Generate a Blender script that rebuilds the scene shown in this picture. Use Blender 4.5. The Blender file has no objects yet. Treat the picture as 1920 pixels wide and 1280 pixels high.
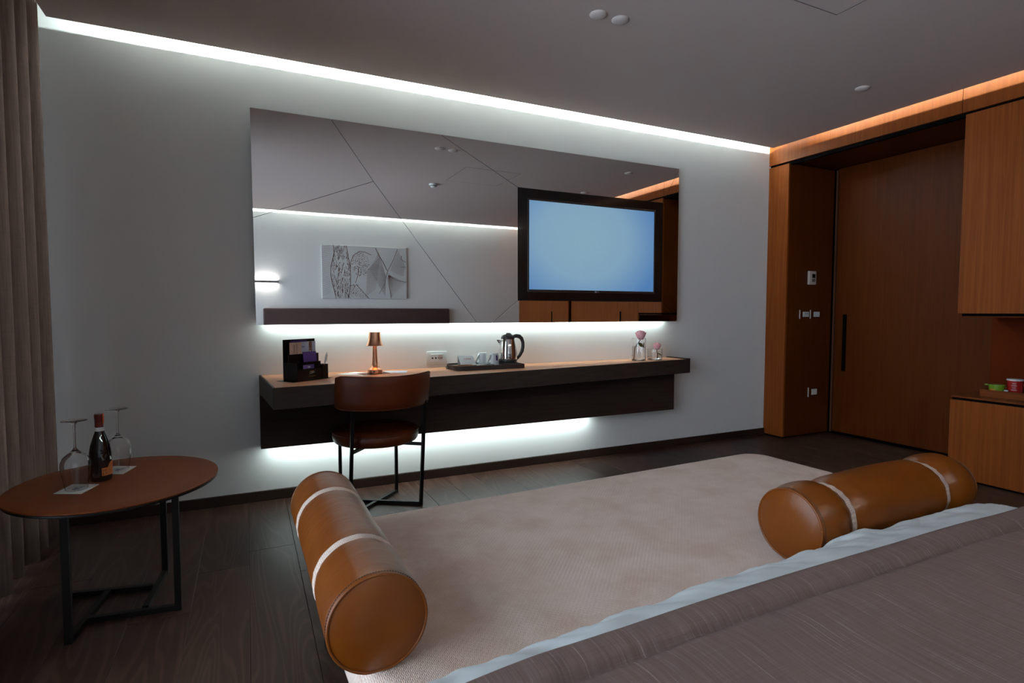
import bpy, bmesh, math, random
from mathutils import Vector, Matrix, noise
from math import sin, cos, pi, radians
random.seed(7)
S = bpy.context.scene
COL = S.collection

# ---------------------------------------------------------------- camera, world, lights, exposure
CAMH = 1.121
cam_d = bpy.data.cameras.new('camera'); cam = bpy.data.objects.new('camera', cam_d); COL.objects.link(cam)
cam.location = (0, 0, CAMH)
cam.rotation_euler = (radians(90 - 3.022), 0, radians(-25.512))
cam_d.sensor_width = 36; cam_d.lens = 1043.5 / 1920 * 36
cam_d.clip_start = 0.02
S.camera = cam
S.view_settings.view_transform = 'Standard'; S.view_settings.look = 'None'
S.view_settings.exposure = 0.52; S.view_settings.gamma = 1; S.view_settings.use_curve_mapping = False

W = bpy.data.worlds.new('world'); S.world = W; W.use_nodes = True
W.node_tree.nodes['Background'].inputs[0].default_value = (0.68, 0.84, 1.0, 1)
W.node_tree.nodes['Background'].inputs[1].default_value = 4.3

COOL = (0.82, 1.0, 0.985)
def area(name, loc, rot, sx, sy, power, color=COOL, spread=180):
    l = bpy.data.lights.new(name, 'AREA'); l.shape = 'RECTANGLE'; l.size = sx; l.size_y = sy
    l.energy = power; l.color = color; l.spread = radians(spread)
    o = bpy.data.objects.new(name, l); COL.objects.link(o); o.location = loc; o.rotation_euler = rot
    return o
# room: +X along the desk wall, +Y towards it.  D = desk wall, XW = face of the wood wall
D, XW, XL, YB, HC, HT = 3.586, 4.274, -1.18, -1.6, 2.555, 2.76
# LED strips lying in the ceiling slots
area('cove_led', ((-0.48 + 4.02) / 2, D - 0.205, 2.598), (radians(-90), 0, radians(180)), 4.50, 0.012, 150)
area('cove_led', (4.118, (3.14 - 1.4) / 2, 2.630), (radians(-90), 0, radians(90)), 4.54, 0.012, 19)
area('cove_led', ((0.1 + 4.0) / 2, YB + 0.205, 2.598), (radians(-90), 0, 0), 3.9, 0.012, 175)
# LED under the mirror, LED under the desk panel
area('mirror_led', ((0.10 + 3.07) / 2, D - 0.028, 1.072), (0, 0, 0), 2.97, 0.012, 4.8)
area('desk_led', ((0.10 + 2.36) / 2, D - 0.060, 0.331), (0, 0, 0), 2.26, 0.012, 4.2)
# daylight enters through the window (portal for the sky)
p = area('window_portal', (XL - 0.14, 0.90, 1.24), (radians(90), 0, radians(-90)), 4.6, 2.5, 1)
p.data.cycles.is_portal = True

# ---------------------------------------------------------------- materials
def new_mat(name):
    m = bpy.data.materials.new(name); m.use_nodes = True
    nt = m.node_tree; b = nt.nodes['Principled BSDF']
    return m, nt, b
def N(nt, t, **kw):
    n = nt.nodes.new(t)
    for k, v in kw.items():
        if k.startswith('i_'): n.inputs[int(k[2:])].default_value = v
        else: setattr(n, k, v)
    return n
def L(nt, a, b): nt.links.new(a, b)
def c4(c): return (c[0], c[1], c[2], 1)
def coords(nt, scale=(1, 1, 1), rand=False, rot=(0, 0, 0)):
    tc = N(nt, 'ShaderNodeTexCoord'); mp = N(nt, 'ShaderNodeMapping')
    mp.inputs['Scale'].default_value = scale; mp.inputs['Rotation'].default_value = rot
    if rand:
        oi = N(nt, 'ShaderNodeObjectInfo'); va = N(nt, 'ShaderNodeVectorMath', operation='ADD'); ms = N(nt, 'ShaderNodeVectorMath', operation='SCALE')
        cb = N(nt, 'ShaderNodeCombineXYZ')
        for i in range(3): L(nt, oi.outputs['Random'], cb.inputs[i])
        L(nt, cb.outputs[0], ms.inputs[0]); ms.inputs['Scale'].default_value = 37.0
        L(nt, tc.outputs['Object'], va.inputs[0]); L(nt, ms.outputs[0], va.inputs[1]); L(nt, va.outputs[0], mp.inputs[0])
    else: L(nt, tc.outputs['Object'], mp.inputs[0])
    return mp.outputs[0]
def ramp(nt, fac, stops):
    r = N(nt, 'ShaderNodeValToRGB'); e = r.color_ramp.elements
    while len(e) < len(stops): e.new(0.5)
    for i, (p, c) in enumerate(stops): e[i].position = p; e[i].color = c4(c)
    L(nt, fac, r.inputs[0]); return r.outputs[0]
def noise_tex(nt, vec, scale, detail=3, rough=0.5, dist=0):
    n = N(nt, 'ShaderNodeTexNoise'); n.inputs['Scale'].default_value = scale; n.inputs['Detail'].default_value = detail
    n.inputs['Roughness'].default_value = rough; n.inputs['Distortion'].default_value = dist
    L(nt, vec, n.inputs['Vector']); return n.outputs['Fac']
def bump(nt, b, h, strength, dist):
    n = N(nt, 'ShaderNodeBump'); n.inputs['Strength'].default_value = strength; n.inputs['Distance'].default_value = dist
    L(nt, h, n.inputs['Height']); L(nt, n.outputs[0], b.inputs['Normal']); return n
def plain(name, col, rough=0.5, metal=0.0, nscale=0, nstr=0.1, var=0.0, coat=0, spec=0.5):
    m, nt, b = new_mat(name)
    b.inputs['Base Color'].default_value = c4(col); b.inputs['Roughness'].default_value = rough; b.inputs['Metallic'].default_value = metal
    b.inputs['Specular IOR Level'].default_value = spec
    if coat: b.inputs['Coat Weight'].default_value = coat; b.inputs['Coat Roughness'].default_value = 0.1
    v = coords(nt)
    sc = nscale or 25
    f = noise_tex(nt, v, sc, 3)
    if var:
        d = tuple(x * (1 - var) for x in col); u = tuple(min(1, x * (1 + var)) for x in col)
        L(nt, ramp(nt, f, [(0.3, d), (0.7, u)]), b.inputs['Base Color'])
    if nscale: bump(nt, b, f, nstr, 0.002)
    return m
def emis(name, col, strength):
    m, nt, b = new_mat(name); b.inputs['Base Color'].default_value = c4((0, 0, 0)) ; b.inputs['Emission Color'].default_value = c4(col)
    b.inputs['Emission Strength'].default_value = strength; return m

def wood(name, c1, c2, grain=(60, 60, 1.6), rough=0.45, cath=0.5):
    m, nt, b = new_mat(name)
    v = coords(nt, grain, rand=True)
    f1 = noise_tex(nt, v, 1.0, 4, 0.6, 0.2)
    v2 = coords(nt, tuple(g / 9 for g in grain), rand=True)
    f2 = noise_tex(nt, v2, 1.0, 2, 0.5, 1.2)
    # rings of the broad pattern turned to lines
    ml = N(nt, 'ShaderNodeMath', operation='MULTIPLY'); ml.inputs[1].default_value = 60; L(nt, f2, ml.inputs[0])
    sn = N(nt, 'ShaderNodeMath', operation='SINE'); L(nt, ml.outputs[0], sn.inputs[0])
    mm = N(nt, 'ShaderNodeMath', operation='MULTIPLY_ADD'); mm.inputs[1].default_value = 0.06 * cath * 2; L(nt, sn.outputs[0], mm.inputs[0]); L(nt, f1, mm.inputs[2])
    L(nt, ramp(nt, mm.outputs[0], [(0.28, c1), (0.72, c2)]), b.inputs['Base Color'])
    b.inputs['Roughness'].default_value = rough; b.inputs['Specular IOR Level'].default_value = 0.13
    bump(nt, b, mm.outputs[0], 0.12, 0.001)
    return m

M = {}
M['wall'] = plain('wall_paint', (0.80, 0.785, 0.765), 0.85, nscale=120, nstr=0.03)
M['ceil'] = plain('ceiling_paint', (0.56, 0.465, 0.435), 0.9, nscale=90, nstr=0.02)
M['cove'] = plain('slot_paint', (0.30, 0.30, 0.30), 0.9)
M['wood'] = wood('oak_veneer', (0.18, 0.040, 0.006), (0.245, 0.062, 0.010))
M['wood_shaded'] = wood('oak_veneer_shaded', (0.080, 0.0155, 0.0014), (0.105, 0.0215, 0.0022))  # same oak, with the shade of the recess put into a darker colour
M['wood_mid'] = wood('oak_veneer_wardrobe', (0.17, 0.040, 0.006), (0.23, 0.060, 0.010))
M['wood_h'] = wood('oak_veneer_flat', (0.13, 0.030, 0.006), (0.18, 0.046, 0.010), grain=(60, 1.6, 60))
M['beige_wood'] = wood('pale_door_lipping', (0.10, 0.035, 0.018), (0.14, 0.055, 0.030))
M['niche'] = plain('rust_leather_panel', (0.11, 0.015, 0.002), 0.85, spec=0.1, nscale=60, nstr=0.05)
M['dark_wood'] = wood('dark_stained_oak', (0.032, 0.021, 0.017), (0.050, 0.034, 0.028), grain=(3, 60, 60), rough=0.5, cath=0.2)
M['panel_wood'] = wood('blackened_oak_panel', (0.026, 0.014, 0.011), (0.042, 0.024, 0.019), grain=(3, 60, 60), rough=0.6, cath=0.2)
M['base'] = wood('dark_skirting', (0.026, 0.014, 0.010), (0.038, 0.021, 0.016), grain=(3, 60, 60), rough=0.45)
M['black'] = plain('black_gap', (0.003, 0.002, 0.002), 0.9, spec=0.05)
M['black_metal'] = plain('black_metal', (0.007, 0.0045, 0.004), 0.45, 0.0, spec=0.2, nscale=200, nstr=0.05)
M['leather_desk'] = plain('tan_leather_inlay', (0.50, 0.22, 0.115), 0.5, nscale=400, nstr=0.15, var=0.05)
M['leather_table'] = plain('cognac_leather_top', (0.115, 0.022, 0.0025), 0.55, spec=0.18, nscale=500, nstr=0.12, var=0.05)
M['leather_chair'] = plain('chestnut_leather', (0.088, 0.0155, 0.0025), 0.42, spec=0.28, nscale=350, nstr=0.15, var=0.06)
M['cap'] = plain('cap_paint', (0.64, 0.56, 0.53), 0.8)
M['socket'] = plain('socket_plastic', (0.62, 0.63, 0.61), 0.35)
M['mirror'] = plain('mirror_glass', (0.88, 0.88, 0.86), 0.0, 1.0)
M['mirror_edge'] = plain('mirror_edge', (0.02, 0.02, 0.02), 0.5)
M['tv_black'] = plain('gloss_black', (0.007, 0.006, 0.006), 0.12, spec=0.4)
M['tv_rim'] = plain('tv_inner_rim', (0.03, 0.018, 0.018), 0.3)
M['white_plastic'] = plain('white_plastic', (0.72, 0.72, 0.70), 0.35)
M['beige_plastic'] = plain('beige_plastic', (0.62, 0.52, 0.46), 0.4)
M['steel'] = plain('polished_steel', (0.72, 0.70, 0.68), 0.08, 1.0)
M['chrome'] = plain('chrome', (0.8, 0.8, 0.8), 0.12, 1.0)
M['kettle_black'] = plain('kettle_plastic', (0.035, 0.028, 0.026), 0.35)
M['porcelain'] = plain('white_porcelain', (0.75, 0.78, 0.78), 0.2)
M['paper'] = plain('white_paper', (0.72, 0.74, 0.74), 0.8)
M['pink_paper'] = plain('salmon_paper', (0.62, 0.42, 0.34), 0.8)
M['blue_paper'] = plain('pale_blue_paper', (0.50, 0.56, 0.66), 0.7)
M['brown_paper'] = plain('brown_band', (0.24, 0.10, 0.06), 0.7)
M['purple'] = plain('purple_card', (0.062, 0.020, 0.16), 0.45)
M['purple_l'] = plain('lilac_card', (0.12, 0.06, 0.26), 0.5)
M['ink'] = plain('ink', (0.03, 0.025, 0.03), 0.8)
M['ink_blue'] = plain('blue_ink', (0.08, 0.07, 0.25), 0.8)
M['ink_red'] = plain('red_ink', (0.45, 0.06, 0.05), 0.8)
M['ink_grey'] = plain('grey_ink', (0.45, 0.48, 0.5), 0.8)
M['gold_ink'] = plain('bronze_ink', (0.40, 0.15, 0.04), 0.5)
M['acrylic'] = plain('black_acrylic', (0.006, 0.004, 0.004), 0.22, spec=0.3)
M['tray_dark'] = plain('dark_leatherette_tray', (0.035, 0.022, 0.020), 0.5, nscale=300, nstr=0.1)
M['sachet'] = plain('bronze_sachet_foil', (0.22, 0.075, 0.02), 0.3, 0.4, nscale=60, nstr=0.3, var=0.4)
M['bottle'] = plain('dark_bottle_glass', (0.004, 0.003, 0.003), 0.05, coat=0.5)
M['capsule'] = plain('maroon_capsule', (0.13, 0.012, 0.010), 0.3)
M['orange_label'] = plain('orange_label', (0.62, 0.20, 0.05), 0.6, nscale=150, nstr=0.05, var=0.08)
M['red_strip'] = plain('orange_seal', (0.75, 0.14, 0.04), 0.5)
M['green_tub'] = plain('green_tub', (0.16, 0.30, 0.015), 0.35)
M['green_lid'] = plain('green_lid', (0.25, 0.36, 0.05), 0.35)
M['red_tub'] = plain('red_tub', (0.40, 0.012, 0.012), 0.3)
M['salmon_tub'] = plain('salmon_tub', (0.62, 0.16, 0.10), 0.35)
M['stem'] = plain('rose_stem', (0.10, 0.045, 0.015), 0.6)
M['leaf'] = plain('rose_leaf', (0.16, 0.16, 0.04), 0.5, var=0.3)
M['orange_cap'] = plain('orange_print', (0.65, 0.25, 0.03), 0.4)
M['headboard'] = plain('dark_plum_upholstery', (0.075, 0.040, 0.038), 0.9, nscale=300, nstr=0.2)
M['sheet'] = plain('white_cotton', (0.55, 0.57, 0.57), 0.85, nscale=6, nstr=0.25)
M['pillow'] = plain('pillow_cotton', (0.7, 0.72, 0.72), 0.85, nscale=5, nstr=0.2)
M['divan'] = plain('divan_fabric', (0.10, 0.08, 0.08), 0.9)

def m_copper():
    m, nt, b = new_mat('brushed_copper')
    v = coords(nt, (600, 600, 4)); f = noise_tex(nt, v, 1, 2)
    L(nt, ramp(nt, f, [(0.3, (0.78, 0.36, 0.20)), (0.7, (0.92, 0.50, 0.32))]), b.inputs['Base Color'])
    b.inputs['Metallic'].default_value = 1; b.inputs['Roughness'].default_value = 0.33; return m
M['copper'] = m_copper()

def m_glass(name, col=(1, 1, 1), rough=0.0, ior=1.45):
    m, nt, b = new_mat(name)
    b.inputs['Base Color'].default_value = c4(col); b.inputs['Transmission Weight'].default_value = 1; b.inputs['Roughness'].default_value = rough; b.inputs['IOR'].default_value = ior
    return m
M['glass'] = m_glass('clear_glass'); M['water'] = m_glass('water', ior=1.33)
def m_thin(name):
    m, nt, b = new_mat(name); nt.nodes.remove(b)
    t = N(nt, 'ShaderNodeBsdfTransparent'); g = N(nt, 'ShaderNodeBsdfGlossy'); g.inputs['Roughness'].default_value = 0.02
    fr = N(nt, 'ShaderNodeFresnel'); fr.inputs[0].default_value = 1.45; mx = N(nt, 'ShaderNodeMixShader')
    L(nt, fr.outputs[0], mx.inputs[0]); L(nt, t.outputs[0], mx.inputs[1]); L(nt, g.outputs[0], mx.inputs[2]); L(nt, mx.outputs[0], nt.nodes['Material Output'].inputs[0])
    return m
M['pane'] = m_thin('window_glass')

def m_rose():
    m, nt, b = new_mat('pink_petal'); v = coords(nt)
    f = noise_tex(nt, v, 30, 2)
    L(nt, ramp(nt, f, [(0.3, (0.90, 0.36, 0.42)), (0.7, (0.98, 0.58, 0.61))]), b.inputs['Base Color'])
    b.inputs['Roughness'].default_value = 0.6; b.inputs['Subsurface Weight'].default_value = 0.1; b.inputs['Subsurface Radius'].default_value = (0.01, 0.004, 0.004); return m
M['rose'] = m_rose()

def m_screen():
    # the picture on the television: a plain blue field, a little deeper at the rim of the panel
    m, nt, b = new_mat('tv_picture')
    tc = N(nt, 'ShaderNodeTexCoord'); mp = N(nt, 'ShaderNodeMapping'); L(nt, tc.outputs['Generated'], mp.inputs[0])
    mp.inputs['Location'].default_value = (-0.42, 0, -0.45)
    mp.inputs['Scale'].default_value = (1.0, 0, 0.75)
    ln = N(nt, 'ShaderNodeVectorMath', operation='LENGTH'); L(nt, mp.outputs[0], ln.inputs[0])
    col = ramp(nt, ln.outputs['Value'], [(0.05, (0.225, 0.385, 0.50)), (0.35, (0.205, 0.36, 0.50)), (0.66, (0.075, 0.20, 0.44))])
    b.inputs['Base Color'].default_value = c4((0.01, 0.01, 0.01)); b.inputs['Roughness'].default_value = 0.25
    L(nt, col, b.inputs['Emission Color']); b.inputs['Emission Strength'].default_value = 0.68
    return m
M['screen'] = m_screen()

def m_plank():
    m, nt, b = new_mat('dark_oak_plank')
    v2 = coords(nt, (5.5, 0.75, 1), rand=True)
    f2 = noise_tex(nt, v2, 1.0, 1, 0.4, 0.8)
    ml = N(nt, 'ShaderNodeMath', operation='MULTIPLY'); ml.inputs[1].default_value = 75; L(nt, f2, ml.inputs[0])
    sn = N(nt, 'ShaderNodeMath', operation='SINE'); L(nt, ml.outputs[0], sn.inputs[0])
    pw = N(nt, 'ShaderNodeMapRange'); L(nt, sn.outputs[0], pw.inputs[0]); pw.inputs[1].default_value = 0.2; pw.inputs[2].default_value = 1.0
    v = coords(nt, (90, 4, 90), rand=True); f1 = noise_tex(nt, v, 1.0, 3, 0.6)
    mm = N(nt, 'ShaderNodeMath', operation='MULTIPLY_ADD'); mm.inputs[1].default_value = 0.42; L(nt, pw.outputs[0], mm.inputs[0])
    m3 = N(nt, 'ShaderNodeMath', operation='MULTIPLY'); m3.inputs[1].default_value = 0.5; L(nt, f1, m3.inputs[0]); L(nt, m3.outputs[0], mm.inputs[2])
    oi = N(nt, 'ShaderNodeObjectInfo'); mr = N(nt, 'ShaderNodeMapRange'); L(nt, oi.outputs['Random'], mr.inputs[0]); mr.inputs[3].default_value = 0.80; mr.inputs[4].default_value = 1.2
    col = ramp(nt, mm.outputs[0], [(0.10, (0.034, 0.0145, 0.0095)), (0.85, (0.078, 0.039, 0.028))])
    mx = N(nt, 'ShaderNodeVectorMath', operation='SCALE'); L(nt, col, mx.inputs[0]); L(nt, mr.outputs[0], mx.inputs['Scale'])
    L(nt, mx.outputs[0], b.inputs['Base Color'])
    b.inputs['Roughness'].default_value = 0.42; b.inputs['Specular IOR Level'].default_value = 0.22
    bump(nt, b, mm.outputs[0], 0.25, 0.0015)
    return m
M['plank'] = m_plank()

def m_weave(name, base, dark, stain, s=0.0036, strap=False):
    m, nt, b = new_mat(name)
    v = coords(nt, (1 / s, 1 / s, 1 / s), rot=(0, 0, radians(-2.3)))
    ck = N(nt, 'ShaderNodeTexChecker'); ck.inputs['Scale'].default_value = 0.5; L(nt, v, ck.inputs[0])
    sp = N(nt, 'ShaderNodeSeparateXYZ'); L(nt, v, sp.inputs[0])
    def stripes(o):
        a = N(nt, 'ShaderNodeMath', operation='MULTIPLY'); a.inputs[1].default_value = 2 * pi * 1.0; L(nt, o, a.inputs[0])
        c = N(nt, 'ShaderNodeMath', operation='COSINE'); L(nt, a.outputs[0], c.inputs[0]); return c.outputs[0]
    mx = N(nt, 'ShaderNodeMix'); L(nt, ck.outputs['Fac'], mx.inputs[0]); L(nt, stripes(sp.outputs[0]), mx.inputs[2]); L(nt, stripes(sp.outputs[1]), mx.inputs[3])
    h = N(nt, 'ShaderNodeMapRange'); L(nt, mx.outputs[0], h.inputs[0]); h.inputs[1].default_value = -1; h.inputs[2].default_value = 1
    vs = coords(nt); st = noise_tex(nt, vs, 5, 6, 0.68)
    colA = ramp(nt, st, [(0.40, base), (0.64, stain)])
    cm = N(nt, 'ShaderNodeMix', data_type='RGBA'); L(nt, h.outputs[0], cm.inputs[0]); cm.inputs[6].default_value = c4(dark); L(nt, colA, cm.inputs[7])
    nz = noise_tex(nt, v, 0.8, 2)
    L(nt, cm.outputs[2], b.inputs['Base Color']); b.inputs['Roughness'].default_value = 0.95; b.inputs['Sheen Weight'].default_value = 0.2
    ad = N(nt, 'ShaderNodeMath', operation='ADD'); L(nt, h.outputs[0], ad.inputs[0]); L(nt, nz, ad.inputs[1])
    bump(nt, b, ad.outputs[0], 0.5, 0.0015)
    return m
M['weave'] = m_weave('basket_weave', (0.82, 0.67, 0.59), (0.52, 0.34, 0.265), (0.62, 0.42, 0.32))
M['strap'] = m_weave('woven_strap', (0.74, 0.58, 0.49), (0.42, 0.28, 0.22), (0.68, 0.50, 0.41), s=0.0032)

def m_leather():
    m, nt, b = new_mat('cognac_leather')
    v = coords(nt); f = noise_tex(nt, v, 5, 4, 0.5)
    L(nt, ramp(nt, f, [(0.35, (0.140, 0.032, 0.0010)), (0.7, (0.18, 0.045, 0.002))]), b.inputs['Base Color'])
    b.inputs['Roughness'].default_value = 0.34; b.inputs['Specular IOR Level'].default_value = 0.36
    g = noise_tex(nt, v, 500, 2)
    b1 = bump(nt, b, g, 0.12, 0.001)
    g2 = noise_tex(nt, coords(nt, (9, 22, 9)), 1, 3, 0.5, 0.6); b2 = N(nt, 'ShaderNodeBump'); b2.inputs['Strength'].default_value = 0.16; b2.inputs['Distance'].default_value = 0.012
    L(nt, g2, b2.inputs['Height']); L(nt, b2.outputs[0], b1.inputs['Normal']); return m
M['leather'] = m_leather()

def m_blanket():
    m, nt, b = new_mat('slub_blanket')
    v = coords(nt, (260, 5, 5)); f = noise_tex(nt, v, 1, 3, 0.65, 0.1)
    v2 = coords(nt, (5, 500, 500)); f2 = noise_tex(nt, v2, 1, 1)
    v3 = coords(nt, (330, 8, 5)); f3 = noise_tex(nt, v3, 1, 1, 0.5, 0.15)
    r3 = N(nt, 'ShaderNodeMapRange'); L(nt, f3, r3.inputs[0]); r3.inputs[1].default_value = 0.58; r3.inputs[2].default_value = 0.70; r3.inputs[4].default_value = 0.20
    ad = N(nt, 'ShaderNodeMath', operation='MULTIPLY_ADD'); ad.inputs[1].default_value = 0.25; L(nt, f2, ad.inputs[0]); L(nt, f, ad.inputs[2])
    a2 = N(nt, 'ShaderNodeMath', operation='ADD'); L(nt, ad.outputs[0], a2.inputs[0]); L(nt, r3.outputs[0], a2.inputs[1])
    L(nt, ramp(nt, a2.outputs[0], [(0.35, (0.118, 0.072, 0.064)), (0.8, (0.165, 0.110, 0.100)), (1.0, (0.28, 0.21, 0.195))]), b.inputs['Base Color'])
    b.inputs['Roughness'].default_value = 0.95; b.inputs['Sheen Weight'].default_value = 0.0; b.inputs['Specular IOR Level'].default_value = 0.1
    bump(nt, b, a2.outputs[0], 0.3, 0.001); return m
M['blanket'] = m_blanket()
def m_curtain():
    m, nt, b = new_mat('taupe_curtain')
    v = coords(nt, (150, 150, 6)); f = noise_tex(nt, v, 1, 3, 0.6)
    v2 = coords(nt, (6, 6, 400)); f2 = noise_tex(nt, v2, 1, 1)
    ad = N(nt, 'ShaderNodeMath', operation='MULTIPLY_ADD'); ad.inputs[1].default_value = 0.3; L(nt, f2, ad.inputs[0]); L(nt, f, ad.inputs[2])
    L(nt, ramp(nt, ad.outputs[0], [(0.4, (0.20, 0.140, 0.118)), (0.8, (0.28, 0.205, 0.177))]), b.inputs['Base Color'])
    b.inputs['Roughness'].default_value = 0.95; b.inputs['Specular IOR Level'].default_value = 0.1
    bump(nt, b, ad.outputs[0], 0.3, 0.001); return m
M['curtain'] = m_curtain()
def m_canvas():
    m, nt, b = new_mat('pencil_canvas')
    v = coords(nt); f = noise_tex(nt, v, 3, 3)
    L(nt, ramp(nt, f, [(0.3, (0.60, 0.60, 0.59)), (0.7, (0.68, 0.68, 0.67))]), b.inputs['Base Color']); b.inputs['Roughness'].default_value = 0.9; return m
M['canvas'] = m_canvas()
M['sepia'] = plain('sepia_ink', (0.20, 0.12, 0.10), 0.9)

# ---------------------------------------------------------------- helpers
def tag(o, label=None, cat=None, group=None, kind=None):
    if label: o['label'] = label
    if cat: o['category'] = cat
    if group: o['group'] = group
    if kind: o['kind'] = kind
    return o
def empty(name, loc, label=None, cat=None, group=None, kind=None):
    o = bpy.data.objects.new(name, None); o.empty_display_size = 0.05; COL.objects.link(o); o.location = loc
    return tag(o, label, cat, group, kind)
def wloc(o):
    v = Vector(o.location)
    while o.parent: o = o.parent; v += Vector(o.location)
    return v
def obj(name, bm, mat, parent=None, origin=None, smooth=False, mods=(), axis=None):
    """bm is in world coordinates; it becomes one mesh object whose origin is the parent's (or `origin`)."""
    o0 = wloc(parent) if parent else Vector(origin or (0, 0, 0))
    base = Vector(origin) if (origin and parent) else o0
    bmesh.ops.translate(bm, verts=bm.verts, vec=-base)
    if axis is None: bmesh.ops.recalc_face_normals(bm, faces=bm.faces)
    else:      # open glass shell turned about a vertical axis: its widest face must look outwards
        bm.normal_update(); a = Vector((axis[0] - base.x, axis[1] - base.y, 0))
        def rad(f): c = f.calc_center_median() - a; c.z = 0; return c
        w = max(bm.faces, key=lambda f: rad(f).length)
        if w.normal.dot(rad(w)) < 0: bmesh.ops.reverse_faces(bm, faces=bm.faces)
    me = bpy.data.meshes.new(name); bm.to_mesh(me); bm.free()
    if smooth:
        for p in me.polygons: p.use_smooth = True
    me.materials.append(M[mat] if isinstance(mat, str) else mat)
    o = bpy.data.objects.new(name, me); COL.objects.link(o)
    if parent: o.parent = parent; o.location = base - o0
    else: o.location = o0
    if smooth == 'auto':
        md = o.modifiers.new('e', 'EDGE_SPLIT'); md.split_angle = radians(35)
    for f in mods: f(o)
    return o
def B(): return bmesh.new()
def box(bm, x0, x1, y0, y1, z0, z1, bev=0, seg=1):
    g = bmesh.ops.create_cube(bm, size=1)
    vs = g['verts']
    for v in vs: v.co = Vector((x0 + (v.co.x + .5) * (x1 - x0), y0 + (v.co.y + .5) * (y1 - y0), z0 + (v.co.z + .5) * (z1 - z0)))
    if bev:
        es = list({e for v in vs for e in v.link_edges})
        bmesh.ops.bevel(bm, geom=es, offset=bev, segments=seg, affect='EDGES', profile=0.5)
    return bm
def bx(*a, **k): return box(B(), *a, **k)
def prism(bm, pts, z0, z1, bev=0, seg=1):
    """polygon in XY extruded in z"""
    a = [bm.verts.new((x, y, z0)) for x, y in pts]; b = [bm.verts.new((x, y, z1)) for x, y in pts]
    n = len(pts); es = []
    bm.faces.new(a[::-1]); bm.faces.new(b)
    for i in range(n): bm.faces.new((a[i], a[(i + 1) % n], b[(i + 1) % n], b[i]))
    if bev:
        es = [e for e in bm.edges if all(v in set(a + b) for v in e.verts)]
        bmesh.ops.bevel(bm, geom=es, offset=bev, segments=seg, affect='EDGES')
    return bm
def xf(bm, M4):
    bmesh.ops.transform(bm, matrix=M4, verts=bm.verts); return bm
def frame(o, ex, ey, ez=None):
    ex = Vector(ex).normalized(); ey = Vector(ey).normalized(); ez = Vector(ez).normalized() if ez else ex.cross(ey)
    m = Matrix.Identity(4)
    for i in range(3): m[i][0] = ex[i]; m[i][1] = ey[i]; m[i][2] = ez[i]; m[i][3] = o[i]
    return m
def lathe(bm, prof, cx=0, cy=0, n=32, closed=False):
    rings = []
    for r, z in prof:
        if r < 1e-5: rings.append([bm.verts.new((cx, cy, z))])
        else: rings.append([bm.verts.new((cx + r * cos(2 * pi * i / n), cy + r * sin(2 * pi * i / n), z)) for i in range(n)])
    for a, b in zip(rings, rings[1:]):
        for i in range(n):
            j = (i + 1) % n
            if len(a) == 1 and len(b) == 1: continue
            if len(a) == 1: bm.faces.new((a[0], b[j], b[i]))
            elif len(b) == 1: bm.faces.new((a[i], a[j], b[0]))
            else: bm.faces.new((a[i], a[j], b[j], b[i]))
    return bm
def tube(bm, pts, r, n=10, caps=True, flat=None):
    pts = [Vector(p) for p in pts]; rs = r if isinstance(r, (list, tuple)) else [r] * len(pts)
    rings = []; up = None
    for i, p in enumerate(pts):
        t = (pts[min(i + 1, len(pts) - 1)] - pts[max(i - 1, 0)]).normalized()
        if up is None:
            up = Vector((0, 0, 1)) if abs(t.z) < 0.9 else Vector((1, 0, 0))
        s = t.cross(up).normalized(); up = s.cross(t).normalized()
        fl = flat or 1.0
        rings.append([bm.verts.new(p + s * (rs[i] * cos(2 * pi * k / n)) + up * (rs[i] * fl * sin(2 * pi * k / n))) for k in range(n)])
    for a, b in zip(rings, rings[1:]):
        for k in range(n): bm.faces.new((a[k], a[(k + 1) % n], b[(k + 1) % n], b[k]))
    if caps: bm.faces.new(rings[0][::-1]); bm.faces.new(rings[-1])
    return bm
def bar(bm, a, b, w, h):
    """square bar from a to b; w = width across, h = height"""
    a = Vector(a); b = Vector(b); t = (b - a).normalized()
    up = Vector((0, 0, 1)) if abs(t.z) < 0.9 else Vector((0, 1, 0))
    s = t.cross(up).normalized(); up = s.cross(t)
    vs = []
    for p in (a, b):
        for i, j in ((-1, -1), (1, -1), (1, 1), (-1, 1)): vs.append(bm.verts.new(p + s * (i * w / 2) + up * (j * h / 2)))
    for f in ((0, 1, 2, 3), (7, 6, 5, 4), (0, 4, 5, 1), (1, 5, 6, 2), (2, 6, 7, 3), (3, 7, 4, 0)): bm.faces.new([vs[i] for i in f])
    return bm
def grid(bm, nu, nv, fn, closeu=False):
    V = [[bm.verts.new(fn(i / (nu - (0 if closeu else 1)), j / (nv - 1))) for j in range(nv)] for i in range(nu)]
    for i in range(nu if closeu else nu - 1):
        for j in range(nv - 1): bm.faces.new((V[i][j], V[(i + 1) % nu][j], V[(i + 1) % nu][j + 1], V[i][j + 1]))
    return bm
def disc(bm, r, z0, z1, cx, cy, n=32): return lathe(bm, [(0, z0), (r, z0), (r, z1), (0, z1)], cx, cy, n)
def solid(t, off=-1):
    def f(o): m = o.modifiers.new('s', 'SOLIDIFY'); m.thickness = t; m.offset = off
    return f
def subs(n):
    def f(o): m = o.modifiers.new('sub', 'SUBSURF'); m.levels = n; m.render_levels = n
    return f
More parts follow.
